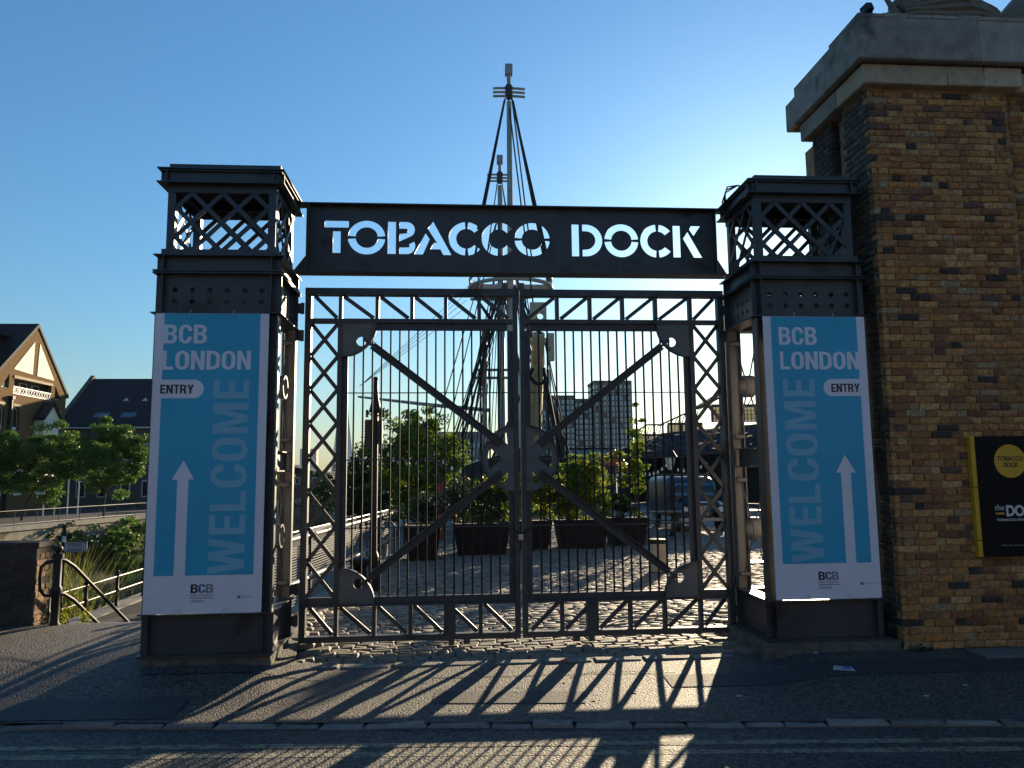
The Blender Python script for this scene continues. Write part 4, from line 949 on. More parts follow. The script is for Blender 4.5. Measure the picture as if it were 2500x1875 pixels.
# ---- gabled brick house
HX = -38.2
def HY(y): return 1.10*y+.741  # house coordinates scaled about the camera; same factor in HX and HZ
def HZ(z): return 1.10*z-.178
gh = thing('gabled_house', 'sunlit brick house with a steep gable and cream triangular panels', 'house', (HX, HY(57), BZ-.2))
pk, el, er, ez = (HY(57.05), HZ(14.1)), HY(51.2), HY(62.2), HZ(9.05)
op = [(HY(54.15), HZ(8.35)), (HY(59.7), HZ(8.35)), (HY(59.7), HZ(9.60)), (HY(54.15), HZ(9.60))]
def arch_w(y0, y1, z0, z1): return [(y0, z0), (y1, z0), (y1, z1)]+[(y1-(y1-y0)*t, z1+.35*math.sin(math.pi*t)) for t in (.25, .5, .75)]+[(y0, z1)]
wins = [arch_w(HY(54.34), HY(55.2), HZ(5.6), HZ(7.1)), arch_w(HY(60.06), HY(61.45), HZ(5.6), HZ(7.05)), arch_w(HY(52.0), HY(53.2), HZ(5.6), HZ(7.1))]
tri = [[(HY(60.28), HZ(8.55)), (HY(61.4), HZ(8.55)), (HY(60.28), HZ(9.70))], [(HY(52.5), HZ(8.75)), (HY(53.5), HZ(8.75)), (HY(53.5), HZ(9.85))]]
wallp = [(el, BZ-.4), (er, BZ-.4), (er, ez), pk, (el, ez)]
plate_yz('wall', [wallp, op]+wins+tri, HX, .30, 'house_brick', gh)
MB().box(HX-12, HX-.9, el, er, BZ-.4, ez).build('body', 'house_brick_dark', gh)
MB().yz([(el-.3, ez-.25), (pk[0], pk[1]+.02), (pk[0], pk[1]+.35), (el-.3, ez+.1)], HX-12, HX+.25).build('roof_slope', 'slate', gh)
MB().yz([(er+.3, ez-.25), (pk[0]+.002, pk[1]+.02), (pk[0]+.002, pk[1]+.35), (er+.3, ez+.1)], HX-12, HX+.25).build('roof_slope', 'slate', gh)
rl = MB().box(HX-12, HX-1.2, el-14, pk[0]-1.6, HZ(13.0), HZ(13.25)).build('ridge', 'slate', gh)
MB().poly([(HX-1.0, el-14, ez), (HX-1.0, el+.2, ez), (HX-6, pk[0]-1.5, HZ(13.2)), (HX-6, el-14, HZ(13.2))], [(HX-1.0, el-14, ez-.3), (HX-1.0, el+.2, ez-.3), (HX-6, pk[0]-1.5, HZ(12.9)), (HX-6, el-14, HZ(12.9))]).build('side_roof', 'slate', gh)
for tr in ([(53.95, 10.27), (56.63, 10.17), (56.69, 12.85)], [(57.31, 10.15), (60.0, 10.09), (57.46, 12.85)]):
    MB().yz([(HY(a), HZ(b)) for a, b in tr], HX+.152, HX+.20).build('gable_panel', 'render_cream', gh)
MB().box(HX+.152, HX+.24, op[0][0]-.1, op[1][0]+.1, HZ(9.60), HZ(9.80)).build('lintel', 'stone_band', gh)
MB().box(HX-.85, HX-.80, el+.1, er-.1, HZ(8.2), HZ(9.9)).build('recess_wall', 'house_brick_dark', gh)
for y0 in (54.6, 56.4, 58.2):
    wn = MB().box(HX-.79, HX-.74, HY(y0), HY(y0+1.1), HZ(8.36), HZ(9.5)).build('window', 'white_paint', gh); MB().box(HX-.735, HX-.72, HY(y0+.12), HY(y0+.98), HZ(8.45), HZ(9.42)).build('pane', 'dark_glass', wn)
bl = MB()
for z in (8.42, 8.95): bl.bar((HX+.12, op[0][0], HZ(z)), (HX+.12, op[1][0], HZ(z)), .06, .06)
n = 14
for i in range(n):
    a, b = op[0][0]+(op[1][0]-op[0][0])*i/n, op[0][0]+(op[1][0]-op[0][0])*(i+1)/n
    bl.bar((HX+.12, a, HZ(8.42)), (HX+.12, b, HZ(8.95)), .035, .035); bl.bar((HX+.13, b, HZ(8.42)), (HX+.13, a, HZ(8.95)), .035, .035)
bl.build('balcony_rail', 'white_paint', gh)
for wv in wins+tri:
    ys_ = [p[0] for p in wv]; zs_ = [p[1] for p in wv]
    wn = MB().yz(wv, HX-.10, HX-.06).build('window', 'white_paint', gh)
    cy_, cz_ = sum(ys_)/len(ys_), sum(zs_)/len(zs_)
    MB().yz([(cy_+(a-cy_)*.78, cz_+(b-cz_)*.78) for a, b in wv], HX-.055, HX-.03).build('pane', 'dark_glass', wn)
for wv in wins: MB().box(HX+.152, HX+.20, wv[0][0]-.1, wv[1][0]+.1, max(p[1] for p in wv)+.02, max(p[1] for p in wv)+.22).build('arch_band', 'stone_band', gh)
for y0 in (53.6, 59.95): MB().box(HX+.155, HX+.45, HY(y0), HY(y0)+.16, BZ, HZ(7.9)).box(HX+.155, HX+.55, HY(y0)-.1, HY(y0)+.26, HZ(7.9), HZ(8.15)).build('downpipe', 'black_iron', gh)
po = MB().yz([(HY(57.3), HZ(6.7)), (HY(59.85), HZ(6.7)), (HY(58.56), HZ(7.9))], HX+.9, HX+1.0).build('dormer_face', 'render_cream', gh)
for a, b in (((57.1, 6.55), (58.56, 7.95)), ((60.0, 6.55), (58.57, 7.95))):
    MB().poly([(HX+.16, HY(a[0]), HZ(a[1])), (HX+.16, HY(b[0]), HZ(b[1])), (HX+.16, HY(b[0]), HZ(b[1])+.2), (HX+.16, HY(a[0]), HZ(a[1])+.2)], [(HX+1.2, HY(a[0]), HZ(a[1])), (HX+1.2, HY(b[0]), HZ(b[1])), (HX+1.2, HY(b[0]), HZ(b[1])+.2), (HX+1.2, HY(a[0]), HZ(a[1])+.2)]).build('dormer_roof', 'slate', gh)
MB().box(HX+.16, HX+.95, HY(57.35), HY(59.8), HZ(4.2), HZ(6.7)).build('bay', 'white_paint', gh)
for y0 in (52.3, 55.0, 58.2, 60.6): wn = MB().box(HX+.151, HX+.20, HY(y0), HY(y0+1.0), HZ(.6), HZ(2.6)).build('window', 'white_paint', gh); MB().box(HX+.201, HX+.22, HY(y0+.1), HY(y0+.9), HZ(.75), HZ(2.45)).build('pane', 'dark_glass', wn)
# ---- slate-roofed house with its roof to the camera
sh = thing('slate_house', 'shaded brick house with a broad dark slate roof and two skylights', 'house', (-36, 76, BZ-.2))
sx = lambda x: 1.06*x+.043; sy = lambda y: 1.06*y+.444; szz = lambda z: 1.06*z-.107  # slate house enlarged and pushed back by scaling about the camera
MB().box(sx(-39.3), sx(-26), sy(71.2), sy(85), BZ-.4, szz(6.9)).build('wall', 'house_brick_dark', sh)
rs = MB().yz([(sy(70.9), szz(6.75)), (sy(78.2), szz(12.3)), (sy(78.2), szz(12.55)), (sy(70.9), szz(7.0))], sx(-39.6), sx(-25.5)).build('roof_slope', 'slate', sh)
MB().yz([(sy(78.202), szz(12.3)), (sy(85.5), szz(6.75)), (sy(85.5), szz(7.0)), (sy(78.202), szz(12.55))], sx(-39.6), sx(-25.5)).build('roof_slope', 'slate', sh)
MB().yz([(sy(70.7), szz(6.9)), (sy(78.2), szz(12.9)), (sy(85.7), szz(6.9))], sx(-40.0), sx(-39.62)).build('gable_parapet', 'house_brick_dark', sh)
MB().box(sx(-39.6), sx(-25.5), sy(70.75), sy(70.88), szz(6.72), szz(6.85)).build('gutter', 'white_paint', sh)
for x0, x1, t in ((-36.7, -35.3, .14), (-34.1, -32.7, .14)):
    yy0, zz0 = sy(70.9+7.3*t), szz(7.0+5.55*t); yy1, zz1 = sy(70.9+7.3*(t+.10)), szz(7.0+5.55*(t+.10))
    sk = MB().poly([(sx(x0), yy0, zz0+.02), (sx(x1), yy0, zz0+.02), (sx(x1), yy1, zz1+.02), (sx(x0), yy1, zz1+.02)], [(sx(x0), yy0-.06, zz0+.10), (sx(x1), yy0-.06, zz0+.10), (sx(x1), yy1-.06, zz1+.10), (sx(x0), yy1-.06, zz1+.10)]).build('skylight', 'sky_glass', sh)
for xc in (-34.7, -32.8):
    yy, zz = sy(70.9+7.3*.50), szz(7.0+5.55*.46)
    MB().poly([(sx(xc)-.55, yy, zz), (sx(xc)+.55, yy, zz), (sx(xc), yy, zz+.55)], [(sx(xc)-.55, yy+1, zz), (sx(xc)+.55, yy+1, zz), (sx(xc), yy+1, zz+.55)]).build('roof_vent', 'white_paint', sh)
for x0 in (-37.6, -35.6, -33.4, -31.4):
    for z0 in (.0, 3.6): wn = MB().box(sx(x0), sx(x0+.9), sy(71.14), sy(71.199), szz(z0), szz(z0+1.6)).build('window', 'white_paint', sh); MB().box(sx(x0+.1), sx(x0+.8), sy(71.12), sy(71.139), szz(z0+.1), szz(z0+1.5)).build('pane', 'dark_glass', wn)
# porch with a round hood between the two houses
pc = thing('arched_porch', 'cream round-headed porch canopy on thin posts between the two houses', 'porch', (-33.4, 60, BZ))
cx_, cy_ = -33.5, 60.0
hood = MB(); A = [(cx_-1.0*math.cos(a), 2.0+1.0*math.sin(a)) for a in [math.pi*i/10 for i in range(11)]]
for (xa, za), (xb, zb) in zip(A[:-1], A[1:]): hood.poly([(xa, cy_-1, za), (xb, cy_-1, zb), (xb, cy_-1, zb+.12), (xa, cy_-1, za+.12)], [(xa, cy_+1, za), (xb, cy_+1, zb), (xb, cy_+1, zb+.12), (xa, cy_+1, za+.12)])
hood.build('hood', 'render_cream', pc)
for px in (cx_-.95, cx_+.95):
    for py in (cy_-.9, cy_+.9): MB().cyl((px, py, BZ-.2), (px, py, 2.05), .06, n=8).build('post', 'white_paint', pc)

# ================================================================ THE YARD BEHIND THE GATE
# quay fence of thick pipes with louvred mesh
qf = thing('quay_fence', 'pipe fence with slatted mesh along the canal side of the quay', 'fence', (-2.7, 5.5, 0))
fx = lambda y: -2.84+.105*(y-2.9)
yv = 2.2
while yv < 9.6:
    a, b = yv, min(yv+1.55, 9.6)
    MB().bar((fx(a), a, 0), (fx(a), a, 1.06), .05, .05).build('post', 'black_iron', qf)
    sl = MB()
    for k in range(22): sl.bar((fx(a), a+.05, .12+.035*k), (fx(b), b-.05, .12+.035*k), .008, .016, (0, 0, 1))
    stuff(sl.build('mesh_panel', 'mesh_grey', qf)); yv = b if b < 9.6 else 99
for z, r in ((.985, .034), (.42, .036)): MB().tube([(fx(2.2)+.06, 2.2, z), (fx(9.6)+.06, 9.6, z)], r, 10).build('pipe', 'galv_pipe', qf, True)
MB().tube([(fx(2.2), 2.2, 1.06), (fx(9.6), 9.6, 1.06)], .014, 8).build('top_wire', 'galv_pipe', qf, True)
yv = 2.6
while yv < 9.6: MB().cyl((fx(yv)+.06, yv-.03, .985), (fx(yv)+.06, yv+.03, .985), .042, n=10).cyl((fx(yv)+.06, yv, .94), (fx(yv)+.06, yv, .86), .01, n=6).build('pipe_clip', 'black_iron', qf); yv += .9
# mooring bollard
mb = MB().lathe([(.10, 0), (.115, .04), (.105, .10), (.10, .33), (.12, .37), (.165, .39), (.178, .43), (.165, .47), (.11, .50), (.02, .51)], (-2.24, 5.35, -.01), 20).build('mooring_bollard', 'black_iron', None, True)
tag(mb, 'mushroom-headed iron mooring bollard behind the left gate leaf', 'bollard')
# tall lamp standard
ls = thing('lamp_standard', 'tall black square lamp standard with a spired head behind the left gate leaf', 'lamp post', (-2.0, 5.07, 0))
LX, LY = -2.0, 5.07
MB().box(LX-.075, LX+.075, LY-.075, LY+.075, 0, .52).poly([(LX-.075, LY-.075, .521), (LX+.075, LY-.075, .521), (LX+.075, LY+.075, .521), (LX-.075, LY+.075, .521)], [(LX-.05, LY-.05, .60), (LX+.05, LY-.05, .60), (LX+.05, LY+.05, .60), (LX-.05, LY+.05, .60)]).build('base', 'black_iron', ls)
MB().box(LX-.045, LX+.045, LY-.045, LY+.045, .601, 2.80).build('shaft', 'black_iron', ls)
MB().lathe([(.11, 0), (.10, .03), (.055, .22), (.040, .38), (.036, .52), (.048, .525), (.048, .55), (.036, .555), (.036, .575)], (LX, LY, 2.80), 12).build('spire', 'black_iron', ls, True)
MB().box(LX-.155, LX-.05, LY-.07, LY+.07, 2.22, 2.68).build('lantern_box', 'iron_dark', ls); MB().box(LX+.05, LX+.12, LY-.06, LY+.06, 2.30, 2.66).build('lantern_box', 'iron_dark', ls)
for k in range(9): MB().box(LX-.165, LX-.045, LY-.08, LY+.08, 2.26+.045*k, 2.272+.045*k).build('fin', 'black_iron', ls)
for dx in (-.13, .13): MB().bar((LX+dx*.3, LY, 2.74), (LX+dx, LY, 2.80), .02, .03).cyl((LX+dx, LY, 2.72), (LX+dx, LY, 2.84), .022, n=8).build('bracket', 'black_iron', ls)
# planters of weathered steel with shrubs
def planter(x0, x1, y0, y1, h, label, fol, mats, seed):
    t = thing('planter', label, 'planter', ((x0+x1)/2, (y0+y1)/2, 0), 'weathered steel planters')
    a = .10
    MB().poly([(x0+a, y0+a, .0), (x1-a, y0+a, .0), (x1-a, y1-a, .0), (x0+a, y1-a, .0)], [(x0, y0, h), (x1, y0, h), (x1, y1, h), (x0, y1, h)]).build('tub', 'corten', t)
    MB().box(x0-.02, x1+.02, y0-.02, y0+.02, h, h+.03).box(x0-.02, x1+.02, y1-.02, y1+.02, h, h+.03).box(x0-.02, x0+.02, y0+.021, y1-.021, h, h+.03).box(x1-.02, x1+.02, y0+.021, y1-.021, h, h+.03).build('rim', 'corten', t)
    for i, (c, rad, n, per, m) in enumerate(fol):
        leaf_mesh('foliage', crown_clumps((c[0], c[1], c[2]+.12), [q*1.22 for q in rad], int(n*1.9), seed+i, .24, .44, .2), int(per*1.5), .036, m, t, seed+20+i)
        g = random.Random(seed+i)
        for k in range(5): MB().tube([(c[0]+g.uniform(-.3, .3)*rad[0], c[1], h-.02), (c[0]+g.uniform(-.8, .8)*rad[0], c[1]+g.uniform(-.3, .3), c[2]+rad[2]*.6)], [.012, .004], 5).build('stem', 'bark', t)
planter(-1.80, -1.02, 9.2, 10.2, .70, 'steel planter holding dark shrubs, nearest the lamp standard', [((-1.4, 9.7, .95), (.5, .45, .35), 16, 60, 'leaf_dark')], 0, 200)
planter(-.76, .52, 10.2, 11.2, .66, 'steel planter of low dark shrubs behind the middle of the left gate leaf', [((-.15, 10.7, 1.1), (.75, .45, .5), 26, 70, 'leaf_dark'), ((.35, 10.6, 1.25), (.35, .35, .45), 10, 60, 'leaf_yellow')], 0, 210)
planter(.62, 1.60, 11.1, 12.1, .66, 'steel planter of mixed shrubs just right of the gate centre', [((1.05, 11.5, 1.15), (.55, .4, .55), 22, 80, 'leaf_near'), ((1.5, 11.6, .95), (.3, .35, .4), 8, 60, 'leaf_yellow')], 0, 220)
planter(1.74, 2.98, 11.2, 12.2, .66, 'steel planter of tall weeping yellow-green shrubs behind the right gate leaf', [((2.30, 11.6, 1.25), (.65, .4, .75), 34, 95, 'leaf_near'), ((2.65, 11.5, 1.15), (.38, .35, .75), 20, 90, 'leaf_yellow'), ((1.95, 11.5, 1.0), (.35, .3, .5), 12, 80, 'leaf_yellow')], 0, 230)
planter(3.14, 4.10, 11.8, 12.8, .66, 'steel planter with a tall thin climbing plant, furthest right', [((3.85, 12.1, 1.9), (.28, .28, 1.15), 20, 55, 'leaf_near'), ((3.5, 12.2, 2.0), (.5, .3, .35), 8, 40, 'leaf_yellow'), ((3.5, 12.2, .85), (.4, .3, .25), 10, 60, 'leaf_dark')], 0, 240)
# trees in the yard
tree('yard_tree', 'round leafy tree behind the left gate leaf, beside the lamp standard', (-1.95, 16.5, 0), 1.3, (-2.0, 16.5, 2.25), (1.5, 1.35, 1.5), 120, 150, .055, 'leaf_near', 301, None, (.05, 0), .07)
tree('yard_tree', 'dark low tree behind the lamp standard, left of the round leafy tree', (-3.75, 19.5, 0), .6, (-3.6, 19.5, 1.3), (1.3, 1.1, 1.4), 80, 110, .06, 'leaf_dark', 302, None, (0, 0), .06)
hd = thing('evergreen_hedge', 'dark evergreen hedge behind the planters in the yard', 'hedge', (-.6, 18.4, 0))
leaf_mesh('foliage', [((-2.6+.32*k, 18.4, .55+.45*j), (.32, .4, .30)) for k in range(19) for j in range(3)], 110, .06, 'leaf_dark', hd, 777)
for k in range(6): MB().tube([(-2.4+k, 18.4, 0), (-2.4+k, 18.4, 1.2)], [.03, .015], 6).build('stem', 'bark', hd)
# red ship ventilator
rv = thing('red_ventilator', 'red cowl ventilator standing among the shrubs behind the left gate leaf', 'ventilator', (-1.1, 14.5, 0))
MB().tube([(-1.10, 14.5, 0), (-1.10, 14.5, 1.56)], .11, 12).build('post', 'red_paint', rv, True)
MB().tube([(-.62, 14.6, 0), (-.62, 14.6, 1.0), (-.60, 14.55, 1.2), (-.52, 14.4, 1.38), (-.42, 14.2, 1.45)], [.13, .13, .15, .20, .29], 14).build('cowl', 'red_paint', rv, True)
MB().bar((-1.56, 14.5, 2.32), (-.85, 14.5, 1.92), .10, .10).build('arm', 'iron_dark', rv); MB().bar((-1.10, 14.5, 1.50), (-1.30, 14.5, 2.18), .08, .08).build('strut', 'iron_dark', rv)
ps = thing('folded_parasol', 'dark red parasol canopy beyond the planters on the right', 'parasol', (4.3, 16.4, 0))
MB().lathe([(.42, -.02), (.42, .02), (.02, .48), (.01, .52)], (4.25, 16.4, 2.05), 8).build('canopy', 'red_paint', ps); MB().cyl((4.25, 16.4, 0), (4.25, 16.4, 2.1), .025, n=8).build('pole', 'timber', ps)
# litter bin
bn = thing('litter_bin', 'cream round litter bin with black rim behind the right gate leaf', 'bin', (2.97, 6.73, 0))
MB().lathe([(.150, 0), (.158, .03), (.158, .50), (.150, .505)], (2.97, 6.73, 0), 20).build('drum', 'cream_bin', bn, True)
MB().lathe([(.165, .506), (.170, .51), (.170, .58), (.150, .585)], (2.97, 6.73, 0), 20).build('rim', 'black_iron', bn, True)
# poseur table and hose
pt_ = thing('poseur_table', 'tall pedestal table standing on the setts behind the right tower', 'table', (5.13, 7.92, 0))
MB().lathe([(.30, 0), (.30, .02), (.05, .04), (.03, .06)], (5.13, 7.92, 0), 20).build('base', 'steel', pt_, True); MB().cyl((5.13, 7.92, .05), (5.13, 7.92, 1.0), .03, n=10).build('column', 'black_iron', pt_); MB().lathe([(.34, 0), (.35, .015), (.34, .03)], (5.13, 7.92, 1.0), 24).build('top', 'iron_dark', pt_)
hs = MB().tube([(1.0, 1.72, .02), (1.2, 1.95, .02), (1.42, 2.16, .02), (1.7, 2.29, .02), (2.0, 2.35, .02), (2.4, 2.36, .02), (2.9, 2.34, .02)], .012, 6).build('hose', 'litter_white', None, True)
tag(hs, 'pale hose lying across the setts behind the right gate leaf', 'hose')
# cycle stands
for i, (x, y) in enumerate(((-2.35, 9.9), (-2.2, 10.9), (-2.05, 11.9))):
    o = MB().tube([(x-.3, y, 0), (x-.3, y, .70), (x-.22, y, .78), (x+.22, y, .78), (x+.3, y, .70), (x+.3, y, 0)], .022, 8).build('cycle_stand', 'black_iron', None, True)
    tag(o, ('black hoop cycle stand nearest the lamp standard', 'middle black hoop cycle stand of three beyond the quay fence', 'furthest black hoop cycle stand of three beyond the quay fence')[i], 'cycle stand', 'cycle stands by the quay fence')
# picnic table
pn = thing('picnic_table', 'timber picnic table in front of the old blue van', 'table', (5.2, 13.8, 0))
for k in range(5): MB().box(4.2, 5.6, 13.5+.15*k, 13.64+.15*k, .70, .735).build('plank', 'timber', pn)
for y in (13.1, 14.55): MB().box(4.2, 5.6, y, y+.13, .42, .455).box(4.2, 5.6, y+.14, y+.27, .42, .455).build('seat', 'timber', pn)
for x in (4.4, 5.4): MB().bar((x, 13.1, 0), (x, 13.8, .70), .08, .05).build('leg', 'timber', pn); MB().bar((x+.06, 14.7, 0), (x+.06, 14.0, .70), .08, .05).build('leg', 'timber', pn)
# old van
vn = thing('vintage_van', 'old dark blue van parked facing the gate under the warehouse roof', 'van', (6.75, 16.8, 0))
VX, VY = 6.72, 15.6
def loft(secs, name, m, smooth=True):
    n = len(secs[0]); b = MB(); V = [p for s in secs for p in s]; F = []
    for i in range(len(secs)-1):
        for k in range(n): F.append((i*n+k, i*n+(k+1) % n, (i+1)*n+(k+1) % n, (i+1)*n+k))
    F += [tuple(reversed(range(n))), tuple(range((len(secs)-1)*n, len(secs)*n))]
    return b.add(V, F).build(name, m, vn, smooth)
def sup(y, w, z0, z1, e=.28, n=24):
    out = []
    for i in range(n):
        a = 2*math.pi*i/n; c, s = math.cos(a), math.sin(a)
        out.append((VX+math.copysign(abs(c)**e, c)*w/2, y, (z0+z1)/2+math.copysign(abs(s)**e, s)*(z1-z0)/2))
    return out
loft([sup(VY+.75, 1.42, .42, 1.30), sup(VY+.95, 1.50, .40, 1.58), sup(VY+1.3, 1.55, .38, 1.68), sup(VY+3.4, 1.55, .38, 1.68), sup(VY+3.6, 1.45, .40, 1.6)], 'body', 'van_blue')
loft([sup(VY, .62, .45, .86, .5), sup(VY+.10, .86, .42, 1.00, .5), sup(VY+.80, 1.05, .42, 1.08, .5)], 'bonnet', 'van_blue')
for s in (-1, 1):
    MB().tube([(VX+s*.58, VY+.0, .42), (VX+s*.60, VY+.12, .66), (VX+s*.62, VY+.40, .76), (VX+s*.64, VY+.75, .62)], [.13, .17, .17, .10], 10).build('wing', 'van_blue', vn, True)
    MB().cyl((VX+s*.55, VY+.02, .68), (VX+s*.55, VY-.05, .68), .095, n=16).build('headlight', 'chrome', vn); MB().cyl((VX+s*.55, VY-.052, .68), (VX+s*.55, VY-.06, .68), .08, n=16).build('lamp_glass', 'bulb_glass', vn)
    for y in (VY+.42, VY+2.9): w = MB().cyl((VX+s*.58, y, .30), (VX+s*.72, y, .30), .30, n=20).build('wheel', 'tyre', vn); MB().cyl((VX+s*.721, y, .30), (VX+s*.735, y, .30), .16, n=16).build('hub_cap', 'chrome', w)
    MB().poly([(VX+s*.04, VY+.715, 1.08), (VX+s*.62, VY+.725, 1.08), (VX+s*.58, VY+.845, 1.46), (VX+s*.04, VY+.835, 1.48)], [(VX+s*.05, VY+.80, 1.12), (VX+s*.60, VY+.80, 1.12), (VX+s*.56, VY+.90, 1.46), (VX+s*.05, VY+.90, 1.48)]).build('windscreen', 'sky_glass', vn)
MB().box(VX-.75, VX+.75, VY-.14, VY-.09, .34, .44).build('bumper', 'chrome', vn)
for k in range(7): MB().box(VX-.18+.055*k, VX-.15+.055*k, VY-.012, VY+.02, .50, .80).build('grille_bar', 'chrome', vn)
MB().box(VX-.16, VX+.16, VY-.02, VY-.014, .88, .93).build('badge_plate', 'van_white', vn)
for y in (VY+1.3, VY+2.3, VY+3.3): MB().bar((VX-.62, y, 1.74), (VX+.62, y, 1.74), .03, .03).build('roof_bar', 'galv_pipe', vn)
# lantern on a post
ln = thing('yard_lantern', 'old iron street lantern on a post in front of the slate warehouse roof', 'lamp post', (5.5, 14.0, 0))
MB().cyl((5.5, 14.6, 0), (5.5, 14.6, 1.85), .045, .035, n=10).build('post', 'black_iron', ln)
fm = MB()
for a in range(4): fm.bar((5.5+.09*math.cos(R(45+90*a)), 14.6+.09*math.sin(R(45+90*a)), 1.86), (5.5+.17*math.cos(R(45+90*a)), 14.6+.17*math.sin(R(45+90*a)), 2.24), .018, .018)
fm.lathe([(.22, 2.24), (.18, 2.30), (.04, 2.52), (.015, 2.80)], (5.5, 14.6, 0), 8); fm.build('lantern_frame', 'black_iron', ln)
MB().lathe([(.085, 1.88), (.155, 2.23)], (5.5, 14.6, 0), 4).build('lantern_glass', 'bulb_glass', ln)
# string lights
def string(name, label, pts, n, seed, sag):
    t = thing(name, label, 'string lights', pts[0]); g = random.Random(seed); P_ = []
    for (a, b) in zip(pts[:-1], pts[1:]):
        a, b = Vector(a), Vector(b); m = max(4, n//(len(pts)-1))
        for i in range(m): u = i/m; P_.append(a.lerp(b, u)-Vector((0, 0, sag*4*u*(1-u))))
    P_.append(Vector(pts[-1])); MB().tube(P_, .006, 5).build('cable', 'rope_black', t)
    for p in P_[1:-1:1]: MB().lathe([(.008, .0), (.014, -.02), (.030, -.06), (.030, -.08), (.012, -.10)], p, 8).build('bulb', 'bulb_glass', t, True)
string('string_lights', 'string of pale bulbs across the yard tree behind the left gate leaf', [(-2.5, 10.6, 2.75), (-2.05, 10.9, 2.15), (-1.2, 11.1, 2.35), (-.4, 11.4, 1.9)], 14, 1, .12)
string('string_lights', 'string of pale bulbs under the warehouse eaves behind the right gate leaf', [(3.0, 13.6, 2.0), (4.2, 13.8, 2.0), (5.2, 14.0, 2.05), (6.6, 14.2, 2.2)], 26, 2, .22)

# ================================================================ THE SHIP
sp = thing('sailing_ship', 'old sailing ship with grey masts and black rigging behind the gate', 'ship', (1.5, 27, 0))
def hull_sec(y, w, zt, zb): return [(1.55-w/2, y, zt), (1.55-w/2*.92, y, zt-(zt-zb)*.5), (1.55-w*.18, y, zb), (1.55+w*.18, y, zb), (1.55+w/2*.92, y, zt-(zt-zb)*.5), (1.55+w/2, y, zt)]
secs = [hull_sec(21.3, .25, 2.7, 1.4), hull_sec(22.1, 2.0, 2.4, .3), hull_sec(23.6, 3.8, 2.15, 0), hull_sec(27, 4.6, 2.0, 0), hull_sec(33, 4.4, 2.2, 0), hull_sec(37, 3.4, 2.7, .2)]
V = [p for s in secs for p in s]; F = []
for i in range(5):
    for k in range(6): F.append((i*6+k, i*6+(k+1) % 6, (i+1)*6+(k+1) % 6, (i+1)*6+k))
F += [tuple(range(5, -1, -1)), tuple(range(30, 36))]; MB().add(V, F).build('hull', 'hull_paint', sp)
def mast(x, y, ztop, r, ztops, m='mast_paint', s=1.0):
    q = MB().tube([(x, y, 2), (x, y, ztops-.3), (x, y, ztops)], [r*1.0, r*.95, r*.9], 14).build('lower_mast', m, sp, True)
    MB().tube([(x, y-.25*s, ztops-1.2), (x, y-.25*s, ztop-1.6*s)], [r*.82, r*.60], 12).build('topmast', m, sp, True)
    cz = ztop-1.22*s
    for k in (-1, 0, 1): MB().tube([(x-.66*s, y-.25*s, cz+.17*s*k+.02), (x-.3*s, y-.25*s, cz+.17*s*k+.04), (x+.3*s, y-.25*s, cz+.17*s*k+.04), (x+.66*s, y-.25*s, cz+.17*s*k+.02)], .055*s, 8).build('crosstree', m, sp, True)
    MB().lathe([(.10*s, -.26*s), (.17*s, -.10*s), (.15*s, .12*s), (.19*s, .24*s), (.12*s, .36*s)], (x, y-.25*s, cz), 8).build('hounds', 'iron_dark', sp)
    MB().cyl((x, y-.25*s, cz+.3*s), (x, y-.25*s, ztop-.42*s), .085*s, n=10).box(x-.15*s, x+.15*s, y-.40*s, y-.10*s, ztop-.42*s, ztop).build('truck', m, sp)
    return cz
c1 = mast(1.52, 23.0, 18.7, .165, 10.4)
c2 = mast(1.60, 31.0, 18.2, .20, 11.0)
MB().tube([(.78, 31.5, 2), (.78, 31.5, 9.6)], .14, 10).build('spare_mast', 'mast_paint', sp, True)
for y, z, w in ((31, 6.6, 1.9), (31, 7.0, 1.9), (31, 10.6, 2.3)): MB().cyl((1.2-w/2, y-.3, z), (1.2+w/2, y-.3, z), .07, n=8).build('spreader', 'mast_paint', sp)
# fighting top: two hoops and spokes round the lower masthead
for z, r, w in ((9.62, 1.66, .05), (9.26, 1.66, .08)):
    MB().tube([(1.53+r*math.cos(a), 23.0+r*math.sin(a), z) for a in [i*2*math.pi/40 for i in range(41)]], w, 8).build('top_hoop', 'mast_paint', sp, True)
for a in range(10): MB().cyl((1.53+1.66*math.cos(a*.628), 23+1.66*math.sin(a*.628), 9.26), (1.53+1.66*math.cos(a*.628), 23+1.66*math.sin(a*.628), 9.62), .03, n=6).build('top_stanchion', 'mast_paint', sp)
for dy in (-.35, .35): MB().box(-.1, 3.16, 23+dy-.08, 23+dy+.08, 9.16, 9.34).build('trestle', 'mast_paint', sp)
for dx in (-.32, .32): MB().box(1.53+dx-.10, 1.53+dx+.10, 21.6, 24.4, 8.9, 9.155).build('trestle', 'iron_dark', sp)
